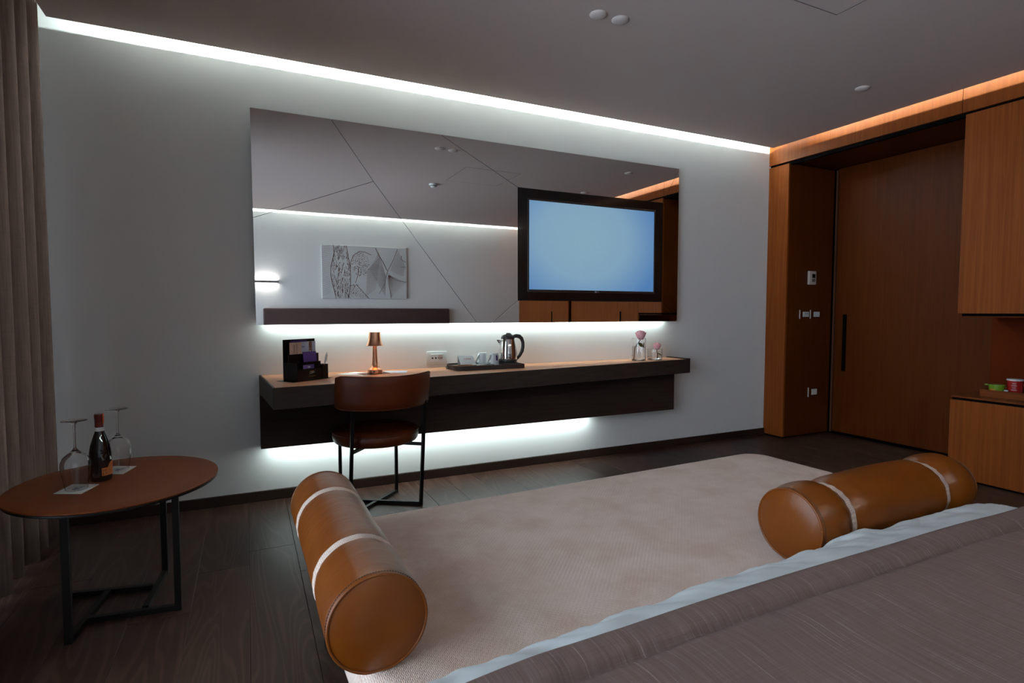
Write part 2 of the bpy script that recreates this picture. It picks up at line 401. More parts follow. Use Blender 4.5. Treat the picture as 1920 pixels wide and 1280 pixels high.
def text(s, size, m4, mat, parent, name='lettering', ext=0.0002, align='CENTER'):
    cu = bpy.data.curves.new('t', 'FONT'); cu.body = s; cu.size = size; cu.extrude = ext; cu.align_x = align; cu.align_y = 'CENTER'; cu.resolution_u = 2
    t = bpy.data.objects.new('t', cu); COL.objects.link(t)
    me = bpy.data.meshes.new_from_object(t.evaluated_get(bpy.context.evaluated_depsgraph_get()))
    bpy.data.objects.remove(t); bpy.data.curves.remove(cu)
    bm = B(); bm.from_mesh(me); bpy.data.meshes.remove(me); xf(bm, m4)
    return obj(name, bm, mat, parent)
def sm(a, b, x): t = max(0, min(1, (x - a) / (b - a))); return t * t * (3 - 2 * t)

# ================================================================= SETTING
# floor : a screed with oak planks running away from the camera
fl = obj('floor', bx(XL, 5.0, YB, D, -0.08, -0.014), 'black'); tag(fl, kind='structure')
pi_ = 0; x = 0.188 - 0.2 * 7
cols = []
while x < 4.95: cols.append(x); x += 0.2
for ci, x0 in enumerate(cols):
    a = max(x0, XL); b = min(x0 + 0.2, 4.95)
    if b - a < 0.02: continue
    y = YB - random.uniform(0, 1.3)
    while y < D:
        y1 = y + random.choice((1.3, 1.6, 1.9)); ya, yb = max(y, YB), min(y1, D)
        if yb - ya > 0.03:
            obj('plank', bx(a + .0004, b - .0004, ya + .0004, yb - .0004, -0.014, 0.0, bev=0.0012), 'plank', fl)
        y = y1
# walls
wb = obj('wall_back', bx(XL, 5.0, D, D + 0.12, -0.08, HT), 'wall'); tag(wb, kind='structure')
wh = obj('wall_headboard', bx(XL, 5.0, YB - 0.12, YB, -0.08, HT), 'wall'); tag(wh, kind='structure')
wl = B(); box(wl, XL - 0.12, XL, YB, -1.4, -0.08, HT); box(wl, XL - 0.12, XL, 3.2, D, -0.08, HT); box(wl, XL - 0.12, XL, -1.4, 3.2, -0.08, 0.0); box(wl, XL - 0.12, XL, -1.4, 3.2, 2.48, HT)
tag(obj('wall_left', wl, 'wall'), kind='structure')
wr = obj('wall_right', bx(4.95, 5.05, YB, D, -0.08, HT), 'wall'); tag(wr, kind='structure')
# window in the left wall
win = B()
for yy in (-1.4, 0.12, 1.64, 3.14): box(win, XL - 0.09, XL - 0.03, yy, yy + 0.06, 0.0, 2.48)
box(win, XL - 0.09, XL - 0.03, -1.4, 3.2, 0.0, 0.05); box(win, XL - 0.09, XL - 0.03, -1.4, 3.2, 2.42, 2.48)
wi = obj('window_1', win, 'tray_dark'); tag(wi, kind='structure')
for a, b in ((-1.34, 0.12), (0.18, 1.64), (1.70, 3.14)): obj('pane', bx(XL - 0.064, XL - 0.058, a, b, 0.05, 2.42), 'pane', wi)
# ceilings : structural slab and the dropped panel with an open slot around it
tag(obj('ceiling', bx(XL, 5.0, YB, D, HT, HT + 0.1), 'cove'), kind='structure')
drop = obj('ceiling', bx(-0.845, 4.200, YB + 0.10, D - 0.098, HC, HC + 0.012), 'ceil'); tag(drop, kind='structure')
# access hatch in the dropped ceiling
hp = B()
for a in ((2.0, 2.61, 1.822, 1.825), (2.0, 2.61, 1.2, 1.203), (2.607, 2.61, 1.2, 1.825), (2.0, 2.003, 1.2, 1.825)): box(hp, *a, HC - 0.0006, HC + 0.001)
hat = empty('access_hatch', (2.3, 1.5, HC), 'square flush white access hatch in the ceiling, only a hairline seam showing', 'hatch')
obj('seam', hp, 'ink', hat); obj('panel', bx(2.004, 2.606, 1.204, 1.821, HC - 0.0008, HC + 0.001), 'ceil', hat)
# skirting
tag(obj('baseboard_back', bx(XL, XW, D - 0.014, D, 0, 0.060, bev=0.002), 'base'), kind='structure')
tag(obj('baseboard_headboard', bx(XL, XW, YB, YB + 0.014, 0, 0.060, bev=0.002), 'base'), kind='structure')

# ---- wood wall on the right
YC = 3.382; ZC = 2.408
t1 = empty('trim_1', (XW, 1, HC), kind='structure')    # header band over everything
obj('header_panel', bx(XW, XW + 0.022, 2.092, D, 2.426, HT), 'wood', t1)
obj('header_panel', bx(XW, XW + 0.022, YB, 2.089, 2.426, HT), 'wood', t1)
obj('soffit', bx(XW + 0.022, 4.95, YB, D, 2.426, 2.44), 'wood_shaded', t1)
obj('shadow_gap', bx(XW + 0.02, XW + 0.05, YB, D, 2.40, 2.426), 'black', t1)
t2 = empty('trim_2', (XW, YC, 0), kind='structure')    # corner pier beside the desk wall
obj('front_panel', bx(XW, XW + 0.02, YC, D, 0.012, ZC, bev=0.001), 'wood', t2)
obj('side_panel', bx(XW + 0.02, 4.880, YC, YC + 0.02, 0.012, ZC), 'wood_shaded', t2)
obj('plinth', bx(XW + 0.008, 4.88, YC + 0.008, D, 0, 0.012), 'black', t2)
obj('core', bx(XW + 0.02, 4.93, YC + 0.021, D, 0.012, ZC - 0.01), 'black', t2)
d1 = empty('door_1', (4.91, 2.8, 0), kind='structure')
obj('door_leaf', bx(4.896, 4.935, 2.09, 3.350, 0.022, 2.418, bev=0.001), 'wood_shaded', d1)
obj('door_edge', bx(4.884, 4.895, 3.351, 3.366, 0.012, 2.405), 'beige_wood', d1)
hb = B(); box(hb, 4.890, 4.8965, 3.238, 3.272, 0.585, 1.10)
obj('door_handle', hb, 'black', d1)
obj('backing', bx(4.937, 4.949, 1.5, 3.58, 0.0, 2.426), 'black', d1)  # added black sheet standing in for the shade in the door gaps
obj('threshold', bx(4.88, 4.95, 1.5, YC, -0.002, 0.004), 'black', d1)
# wall cabinet above the niche
Y0c, Y1c = 1.655, 2.07
uc = empty('wall_cabinet', (4.5, 1.8, 1.1), 'tall honey-oak wall cabinet hanging above the niche with the snack tray', 'cabinet')
obj('door', bx(XW, XW + 0.022, Y0c + 0.001, Y1c, 1.112, ZC, bev=0.001), 'wood', uc)
obj('body', bx(XW + 0.023, 4.74, Y0c, Y1c - 0.001, 1.112, ZC - 0.004), 'wood_shaded', uc)
obj('finger_groove', bx(XW + 0.012, 4.6, Y0c, Y1c - 0.02, 1.094, 1.112), 'black', uc)
obj('bottom_board', bx(XW + 0.004, 4.74, Y0c, Y1c, 1.088, 1.094), 'wood_shaded', uc)
lc = empty('base_cabinet', (4.5, 1.8, 0), 'low honey-oak base cabinet standing under the niche beside the bed', 'cabinet')
obj('front', bx(XW, XW + 0.022, Y0c, 2.092, 0.014, 0.536, bev=0.001), 'wood', lc)
obj('finger_groove', bx(XW + 0.01, 4.7, Y0c, 2.085, 0.536, 0.552), 'black', lc)
obj('body', bx(XW + 0.023, 4.74, Y0c, 2.09, 0.014, 0.536), 'wood_shaded', lc)
obj('worktop', bx(XW + 0.004, 4.745, Y0c, 2.088, 0.552, 0.562, bev=0.001), 'wood_h', lc)
obj('plinth', bx(XW + 0.012, 4.7, Y0c, 2.08, 0, 0.014), 'black', lc)
t4 = empty('trim_3', (4.75, 1.8, 0.56), kind='structure')
obj('niche_back', bx(4.752, 4.77, Y0c, 2.088, 0.0, ZC), 'niche', t4)
# wardrobes towards the headboard wall (seen in the mirror)
wd = empty('wardrobe', (4.5, 0, 0), 'full-height oak wardrobe with black slot handles, seen in the mirror below the television', 'wardrobe')
for a, b, off in ((1.243, 1.652, 0), (0.79, 1.240, 0), (0.033, 0.787, 0.05), (-0.40, 0.030, 0), (-0.78, -0.403, 0), (YB + 0.003, -0.783, 0)):
    dd = obj('door' if not off else 'recessed_panel', bx(XW + off, XW + off + 0.022, a, b, 0.014, ZC, bev=0.0015), 'wood_mid', wd)
    if (a, b) in ((1.243, 1.652), (-0.78, -0.403)):
        y_ = a + 0.045 if a > 0 else b - 0.06
        obj('handle', bx(XW - 0.004, XW + 0.001, y_, y_ + 0.028, 0.62, 1.13), 'black', dd)
obj('carcass', bx(XW + 0.15, 4.93, YB + 0.002, 1.65, 0.0, ZC - 0.006), 'wood_shaded', wd)

# ================================================================= CURTAIN
def curt(u, v):
    y = 2.02 + u * (3.385 - 2.02)
    z = 0.026 + v * (2.745 - 0.026)
    ph = (3.385 - y) / 0.158 * 2 * pi
    k = 0.074
    xx = -0.928 + k * cos(ph) + 0.006 * sin(ph * 0.5 + 1) * (1 - v)
    yy = y - 0.014 * sin(ph) * min(1, (3.385 - y) / 0.06) + 0.006 * (1 - v) * sin(y * 5)
    if u > 0.955: xx -= 0.0
    return Vector((xx, yy, z))
tag(obj('curtain', grid(B(), 240, 14, curt), 'curtain', origin=(-0.9, 2.7, 0.01), smooth=True, mods=[solid(0.003)]),
    'floor-length taupe curtain hanging in soft pleats at the left edge of the picture', 'curtain')

# ================================================================= MIRROR + TV
YM = D - 0.05
mir = empty('wall_mirror', (1.6, YM, 1.045), 'wide frameless mirror of angular panes on the white wall above the desk', 'mirror')
P = dict(TL=(0.044, 2.277), A=(0.484, 2.277), Bm=(0.733, 1.932), C=(1.425, 1.045), BL=(0.050, 1.045), Dl=(0.047, 1.659), E=(1.171, 2.277), F=(1.532, 1.045),
         VTL=(1.733, 1.991), VBL=(1.733, 1.203), VTR=(3.023, 1.991), VBR=(3.023, 1.203), TR=(3.185, 2.277), BR=(3.185, 1.045))
def pane(keys, tl=0.0):
    pts = [Vector((P[k][0], P[k][1])) for k in keys]; n = len(pts)
    area2 = sum(pts[i].x * pts[(i + 1) % n].y - pts[(i + 1) % n].x * pts[i].y for i in range(n))
    s = 1 if area2 > 0 else -1; g = 0.0013; out = []
    for i in range(n):     # inset each edge by g
        a, b, c = pts[i - 1], pts[i], pts[(i + 1) % n]
        d1, d2 = (b - a).normalized(), (c - b).normalized()
        n1 = Vector((-d1.y, d1.x)) * s; n2 = Vector((-d2.y, d2.x)) * s
        k = n1 + n2; k = k / max(0.3, k.length_squared) * 2 * g if k.length > 1e-4 else n1 * g
        out.append(b + k)
    xm = min(p.x for p in out)
    bm = B(); f = [bm.verts.new((p.x, YM + tl * (p.x - xm), p.y)) for p in out]; r = [bm.verts.new((p.x, YM + 0.005 + tl * (p.x - xm), p.y)) for p in out]
    bm.faces.new(f); bm.faces.new(r[::-1])
    for i in range(n): bm.faces.new((f[i], f[(i + 1) % n], r[(i + 1) % n], r[i]))
    return bm
for ks in (('TL', 'A', 'Bm', 'Dl'), ('Dl', 'Bm', 'C', 'BL'), ('A', 'E', 'VTL', 'VBL', 'F', 'C', 'Bm'), ('E', 'TR', 'VTR', 'VTL'), ('TR', 'BR', 'VBR', 'VTR'), ('F', 'VBL', 'VBR', 'BR')):
    obj('mirror_pane', pane(ks), 'mirror', mir)
bk = B(); box(bk, 0.055, 3.178, YM + 0.0052, YM + 0.010, 1.05, 2.272); box(bk, 0.09, 3.15, YM + 0.010, D, 1.09, 2.25)
obj('backing', bk, 'mirror_edge', mir)
tv = empty('television', (2.378, YM, 1.203), 'black-framed flat television showing a plain blue screen, set into the wall mirror', 'television')
fr = B(); x0, x1, z0, z1 = 1.735, 3.021, 1.205, 1.989; sx0, sx1, sz0, sz1 = 1.808, 2.950, 1.265, 1.925
for a in ((x0, sx0, z0, z1), (sx1, x1, z0, z1), (sx0, sx1, z0, sz0), (sx0, sx1, sz1, z1)): box(fr, a[0], a[1], YM - 0.001, YM + 0.004, a[2], a[3])
obj('glass_frame', fr, 'tv_black', tv)
rm = B(); q0, q1, w0, w1 = 1.822, 2.936, 1.283, 1.912
for a in ((sx0, q0, sz0, sz1), (q1, sx1, sz0, sz1), (q0, q1, sz0, w0), (q0, q1, w1, sz1)): box(rm, a[0] , a[1], YM - 0.003, YM + 0.004, a[2], a[3], bev=0.0015)
obj('bezel', rm, 'tv_rim', tv)
obj('screen', bx(q0, q1, YM + 0.001, YM + 0.003, w0, w1), 'screen', tv)
lg = obj('logo', disc(B(), 0.0075, 0, 0.001, 0, 0, 20).copy() if False else xf(disc(B(), 0.0075, 0, 0.001, 0, 0, 20), frame((2.386, YM - 0.003, 1.273), (1, 0, 0), (0, 0, 1))), 'ink_grey', tv)
text('LG', 0.017, frame((2.406, YM - 0.0035, 1.273), (1, 0, 0), (0, 0, 1)), 'ink_grey', tv)

# ================================================================= DESK
desk = empty('wall_desk', (1.6, D, 0.336), 'long dark-stained floating desk with tan leather top, tapering to the right, under the mirror', 'desk')
pl = [(0.060, D), (0.110, 2.936), (3.163, 3.352), (3.163, D)]
obj('slab', prism(B(), pl, 0.642, 0.7475, bev=0.0015), 'dark_wood', desk)
def ins(p, d): return p
inl = [(0.072, D - 0.001), (0.121, 2.947), (3.120, 3.356), (3.120, D - 0.001)]
obj('leather_inlay', prism(B(), inl, 0.7470, 0.7495), 'leather_desk', desk)
rim = B()
bar(rim, (0.066, D, 0.749), (0.1155, 2.940, 0.749), 0.010, 0.004); bar(rim, (0.1155, 2.940, 0.749), (3.163, 3.3555, 0.749), 0.008, 0.004)
box(rim, 3.122, 3.163, 3.352, D, 0.747, 0.756)
obj('rim', rim, 'dark_wood', desk)
obj('back_panel', bx(0.060, 3.105, D - 0.12, D, 0.336, 0.642, bev=0.0015), 'panel_wood', desk)

# ================================================================= CHAIR
A_, C_, B_, D_ = Vector((.894, 3.107)), Vector((.485, 3.060)), Vector((.822, 3.395)), Vector((.480, 3.355))
ch = empty('desk_chair', (0.67, 3.22, 0), 'chestnut leather desk chair with curved backrest and crossed black base, pushed up to the desk', 'chair')
def leg(p, top):
    bm = B(); bar(bm, (p.x, p.y, 0.0), top, 0.018, 0.018); return obj('leg', bm, 'black_metal', ch)
leg(A_, (0.886, 2.985, 0.635)); leg(C_, (0.490, 2.950, 0.635)); leg(B_, (B_.x, B_.y, 0.385)); leg(D_, (D_.x, D_.y, 0.385))
bm = B(); bar(bm, (A_.x, A_.y, 0.012), (D_.x, D_.y, 0.012), 0.020, 0.018); bar(bm, (C_.x, C_.y, 0.010), (B_.x, B_.y, 0.010), 0.020, 0.0175)
obj('cross_base', bm, 'black_metal', ch)
bm = B(); bar(bm, (A_.x - .005, A_.y - .068, 0.374), (D_.x, D_.y, 0.374), 0.018, 0.016); bar(bm, (C_.x + .003, C_.y - .062, 0.375), (B_.x, B_.y, 0.375), 0.018, 0.0155)
obj('seat_frame', bm, 'black_metal', ch)
def pill(bm, cx, cy, rx, ry, z0, z1, e, n=56, rot=0, dome=0.006):
    prof = []
    for k in range(7): a = -pi / 2 + pi * k / 6; prof.append((e * cos(a) - e, (z0 + z1) / 2 + (z1 - z0) / 2 * sin(a)))
    rings = [[bm.verts.new((cx, cy, z0))]]
    for s in (0.5,): rings.append([bm.verts.new((cx + (rx - e) * s * cos(t), cy + (ry - e) * s * sin(t), z0)) for t in [2 * pi * i / n for i in range(n)]])
    for d, z in prof: rings.append([bm.verts.new((cx + (rx + d) * cos(t), cy + (ry + d) * sin(t), z)) for t in [2 * pi * i / n for i in range(n)]])
    for s, dz in ((0.8, dome * .6), (0.4, dome)): rings.append([bm.verts.new((cx + (rx - e) * s * cos(t), cy + (ry - e) * s * sin(t), z1 + dz)) for t in [2 * pi * i / n for i in range(n)]])
    rings.append([bm.verts.new((cx, cy, z1 + dome))])
    for a, b in zip(rings, rings[1:]):
        for i in range(n):
            j = (i + 1) % n
            if len(a) == 1: bm.faces.new((a[0], b[j], b[i]))
            elif len(b) == 1: bm.faces.new((a[i], a[j], b[0]))
            else: bm.faces.new((a[i], a[j], b[j], b[i]))
    return bm
obj('seat', pill(B(), 0.662, 3.212, 0.243, 0.240, 0.383, 0.462, 0.028), 'leather_chair', ch, smooth=True)
pp = B(); tube(pp, [(0.662 + 0.240 * cos(t), 3.212 + 0.237 * sin(t), 0.447) for t in [2 * pi * i / 48 for i in range(49)]], 0.004, 6, caps=False)
obj('seat_piping', pp, 'leather_chair', ch, smooth=True)
def back_bm(thick, z0, z1, inset=0.0):
    # curved pad: chord along (0.409,0.047), ends wrap towards the desk
    ex = Vector((0.9925, 0.122)); ey = Vector((-0.122, 0.9925)); c = Vector((0.679, 2.870)); half = 0.262 - inset
    bm = B(); nu, nv = 29, 9
    def pt(u, side, v):
        s = (u * 2 - 1); x = s * half; y = 0.098 * (s * s) + 0.028 * s * s * s * s
        # rounded corners of the outline
        edge = max(0, abs(s) - 0.90) / 0.10
        zc = (z0 + z1) / 2; hz = (z1 - z0) / 2 * (1 - 0.13 * edge ** 2)
        vv = v * 2 - 1; bulge = thick / 2 * (1 - abs(vv) ** 6 * 0.55) * (1 - edge ** 4 * 0.5)
        z = zc + hz * vv + 0.008 * (s * s)
        p = c + ex * x + ey * (y + side * bulge - 0.012 * (vv))
        return Vector((p.x, p.y, z))
    ring = []
    for i in range(nu):
        u = i / (nu - 1)
        ring.append([bm.verts.new(pt(u, -1, j / (nv - 1))) for j in range(nv)] + [bm.verts.new(pt(u, 1, 1 - j / (nv - 1))) for j in range(nv)])
    n = nv * 2
    for a, b in zip(ring, ring[1:]):
        for k in range(n): bm.faces.new((a[k], a[(k + 1) % n], b[(k + 1) % n], b[k]))
    bm.faces.new(ring[0]); bm.faces.new(ring[-1][::-1])
    return bm, pt
bb, ptf = back_bm(0.040, 0.612, 0.786)
obj('backrest', bb, 'leather_chair', ch, smooth='auto')
pp = B(); tube(pp, [ptf(i / 28, -0.9, 1.0) + Vector((0, 0, 0.001)) for i in range(29)], 0.0032, 6)
tube(pp, [ptf(i / 28, -0.9, 0.0) - Vector((0, 0, 0.001)) for i in range(29)], 0.0032, 6)
obj('backrest_piping', pp, 'leather_chair', ch, smooth=True)

# ================================================================= SIDE TABLE
TZ = 0.480
tb = empty('side_table', (-0.455, 2.54, 0), 'oval side table with cognac leather top and black metal frame, beside the curtain', 'table')
def oval(bm, rx, ry, z0, z1, e, n=64): return pill(bm, -0.455, 2.54, rx, ry, z0, z1, e, n=n, dome=0)
obj('tabletop', oval(B(), 0.338, 0.370, TZ - 0.006, TZ, 0.002, 72), 'leather_table', tb, smooth='auto')
obj('underside_board', oval(B(), 0.336, 0.368, TZ - 0.016, TZ - 0.0062, 0.003, 72), 'black_metal', tb, smooth='auto')
F1, FR, BR_, BL_ = (-.567, 2.301), (-.255, 2.389), (-.338, 2.748), (-.657, 2.677)
for p in (F1, FR, BR_, BL_):
    bm = B(); bar(bm, (p[0], p[1], 0), (p[0], p[1], TZ - 0.016), 0.022, 0.022); obj('leg', bm, 'black_metal', tb)
bm = B(); zz = 0.011
def lerp2(a, b, t): return (a[0] + (b[0] - a[0]) * t, a[1] + (b[1] - a[1]) * t, zz)
P1 = (-0.545, 2.425); Q1 = (-0.516, 2.619); Q2 = (-0.364, 2.437); P2 = (-0.369, 2.61)
bar(bm, (*FR, zz), (*P1, zz), 0.02, 0.02); bar(bm, (*F1, zz), (-0.520, 2.632, zz), 0.02, 0.0196)
bar(bm, (*BL_, zz), (*P2, zz), 0.02, 0.02); bar(bm, (*BR_, zz), (-0.366, 2.428, zz), 0.02, 0.0196)
obj('floor_frame', bm, 'black_metal', tb)

# coasters
def coaster(c, corners, label):
    o = empty('paper_coaster', (c[0], c[1], TZ), label, 'coaster', 'paper coasters on the side table')
    obj('card', prism(B(), corners, TZ, TZ + 0.0016), 'paper', o)
    a, b, d, e = [Vector(p) for p in corners]; ex = (d - b).normalized(); ey = Vector((-ex.y, ex.x))
    cc = (a + b + d + e) / 4
    m4 = frame((cc.x, cc.y, TZ + 0.0017), (ex.x, ex.y, 0), (ey.x, ey.y, 0))
    rg = B(); tube(rg, [(0.036 * cos(t), 0.021 * sin(t), 0) for t in [2 * pi * i / 40 for i in range(34)]], 0.0006, 5); xf(rg, m4); obj('printed_oval', rg, 'ink_grey', o)
    st = B()
    for i in range(4): box(st, -0.014 + i * 0.0075, -0.009 + i * 0.0075, 0.0, 0.010 + 0.002 * (i % 2), 0, 0.0003)
    box(st, -0.024, 0.026, -0.006, -0.0035, 0, 0.0003); box(st, -0.012, 0.030, -0.011, -0.0095, 0, 0.0003)
    xf(st, m4); obj('printed_emblem', st, 'ink_blue', o)
coaster((-.568, 2.473), [(-.628, 2.441), (-.540, 2.399), (-.508, 2.505), (-.598, 2.548)], 'white paper coaster nearest the front of the side table, under the nearer glass')
coaster((-.478, 2.697), [(-.529, 2.662), (-.455, 2.624), (-.426, 2.737), (-.512, 2.776)], 'white paper coaster behind the wine bottle, under the farther glass')
# upside-down wine glasses
def wine_glass(x, y, label):
    z = TZ + 0.0022; o = empty('wine_glass', (x, y, z), label, 'wine glass', 'upside-down wine glasses on the side table')
    t = 0.0014
    bowl = [(0.0334, 0.0003), (0.0336, 0.001), (0.0337, 0.002), (0.0357, 0.015), (0.038, 0.03), (0.0435, 0.06), (0.0465, 0.082), (0.0455, 0.098), (0.038, 0.116), (0.024, 0.130), (0.010, 0.141), (0.0045, 0.150)]
    inner = [(0, 0.134), (0.010, 0.133), (0.022, 0.125), (0.0365, 0.1135), (0.0442, 0.097), (0.0452, 0.082), (0.0422, 0.06), (0.0367, 0.03), (0.0344, 0.015), (0.0324, 0.002), (0.03225, 0.001), (0.0325, 0.0003), (0.03295, 0)]
    bm = B(); lathe(bm, [(r, z + h) for r, h in inner + bowl], x, y, 48); obj('bowl', bm, 'glass', o, smooth=True, axis=(x, y))
    bm = B(); lathe(bm, [(r, z + h) for r, h in [(0.0045, 0.150), (0.0036, 0.165), (0.0036, 0.215), (0.0045, 0.233), (0.010, 0.243)]], x, y, 24); obj('stem', bm, 'glass', o, smooth=True, axis=(x, y))
    bm = B(); lathe(bm, [(r, z + h) for r, h in [(0.010, 0.243), (0.022, 0.2465), (0.039, 0.2485), (0.0395, 0.2495), (0.038, 0.2505), (0, 0.2495)]], x, y, 40); obj('foot', bm, 'glass', o, smooth=True, axis=(x, y))
wine_glass(-.568, 2.470, 'upside-down clear wine glass at the front left of the side table')
wine_glass(-.480, 2.700, 'upside-down clear wine glass behind the dark bottle')
# bottle
bx_, by_ = -.515, 2.575
bo = empty('wine_bottle', (bx_, by_, TZ), 'small dark wine bottle with maroon capsule and orange label on the side table', 'bottle')
obj('body', lathe(B(), [(0, TZ + .004), (.022, TZ + .001), (.033, TZ), (.0355, TZ + .006), (.0362, TZ + .085), (.0355, TZ + .105), (.031, TZ + .135), (.022, TZ + .165), (.0155, TZ + .185), (.0138, TZ + .20), (.0134, TZ + .250), (0, TZ + .250)], bx_, by_, 40), 'bottle', bo, smooth=True)
obj('capsule', lathe(B(), [(.0142, TZ + .205), (.0142, TZ + .236), (.0152, TZ + .238), (.0152, TZ + .251), (.0145, TZ + .2535), (0, TZ + .254)], bx_, by_, 32), 'capsule', bo, smooth='auto')
obj('neck_band', lathe(B(), [(.0158, TZ + .1895), (.0152, TZ + .193), (.0148, TZ + .204)], bx_, by_, 32), 'white_plastic', bo, smooth=True)
def lab(u, v):
    # angle measured around the bottle, facing the camera's right
    a = radians(-75 + u * 85); top = 0.052 if u < 0.36 else 0.052 + 0.020 * sin(min(1, (u - 0.36) / 0.3) * pi / 2)
    z = TZ + 0.022 + v * (top - 0.022 + 0.0); r = 0.0368
    return Vector((bx_ + r * cos(a), by_ + r * sin(a), z))
lb = obj('label', grid(B(), 26, 6, lab), 'orange_label', bo, smooth=True)
ik = B()
for (ua, ub, va, vb) in ((.08, .13, .6, .75), (.15, .19, .6, .75), (.21, .27, .6, .75), (.06, .30, .15, .45), (.5, .85, .75, .80), (.45, .9, .55, .60), (.45, .9, .40, .44), (.5, .9, .22, .25)):
    q = [lab(ua, va), lab(ub, va), lab(ub, vb), lab(ua, vb)]
    c = Vector((bx_, by_, 0))
    for p_ in q:
        d = Vector((p_.x - bx_, p_.y - by_, 0)).normalized(); p_ += d * 0.0003
    ik.faces.new([ik.verts.new(p_) for p_ in q])
obj('label_print', ik, 'sachet', lb)
def strip(u, v):
    a = radians(-35 + u * 40); r = 0.0156
    return Vector((bx_ + r * cos(a), by_ + r * sin(a), TZ + 0.218 + v * 0.037))
obj('seal_strip', grid(B(), 6, 3, strip), 'red_strip', bo, smooth=True)

# ================================================================= BENCH
def rot_about(bm, c, a): return xf(bm, Matrix.Translation(c) @ Matrix.Rotation(a, 4, 'Z') @ Matrix.Translation(-Vector(c)))
BC = Vector((0.20, 0.96, 0)); BA = radians(2.2); BZ = 0.40
bench = empty('bench', (1.3, 1.5, 0), 'wide low bench in beige basket-weave fabric at the foot of the bed', 'bench')
def rrect(x0, x1, y0, y1, r, n=8):
    pts = []
    for cx, cy, a0 in ((x1 - r, y0 + r, -pi / 2), (x1 - r, y1 - r, 0), (x0 + r, y1 - r, pi / 2), (x0 + r, y0 + r, pi)):
        for k in range(n + 1): a = a0 + pi / 2 * k / n; pts.append((cx + r * cos(a), cy + r * sin(a)))
    return pts
def cushion(x0, x1, y0, y1, z0, z1, R, e, bm=None, crown=0.006):
    bm = bm or B(); rings = []
    levels = [(e, z0)] + [(e - e * cos(a), (z0 + e * (1 - sin(pi / 2 - a)) if False else z0 + e - e * cos(pi / 2 - (pi / 2 - a)) )) for a in ()]
    prof = []
    for k in range(6): a = pi / 2 * k / 5; prof.append((e * (1 - sin(a)), z0 + e * (1 - cos(a))))
    for k in range(6): a = pi / 2 * k / 5; prof.append((e * (1 - cos(a)), z1 - e * (1 - sin(a))))
    prof += [(e + 0.05, z1 + crown * .4), (e + 0.15, z1 + crown * .8), (e + 0.3, z1 + crown)]
    for d, z in prof:
        r = max(0.01, R - d); rings.append([bm.verts.new((p[0], p[1], z)) for p in rrect(x0 + d, x1 - d, y0 + d, y1 - d, r)])
    n = len(rings[0])
    for a, b in zip(rings, rings[1:]):
        for i in range(n): bm.faces.new((a[i], a[(i + 1) % n], b[(i + 1) % n], b[i]))
    bm.faces.new(rings[0][::-1]); bm.faces.new(rings[-1])
    return bm
obj('cushion', rot_about(cushion(0.205, 2.445, 0.975, 1.995, 0.235, BZ - 0.006, 0.13, 0.045), BC, BA), 'weave', bench, smooth='auto')
bm = B(); box(bm, 0.235, 2.41, 1.0, 1.965, 0.19, 0.236); obj('base_board', rot_about(bm, BC, BA), 'tray_dark', bench)
for xx, yy in ((0.26, 1.11), (2.36, 1.05), (2.36, 1.90), (0.26, 1.90)):
    bm = B(); tube(bm, [(xx, yy, 0), (xx, yy, 0.19)], 0.012, 12); obj('leg', rot_about(bm, BC, BA), 'steel' if False else 'black_metal', bench)

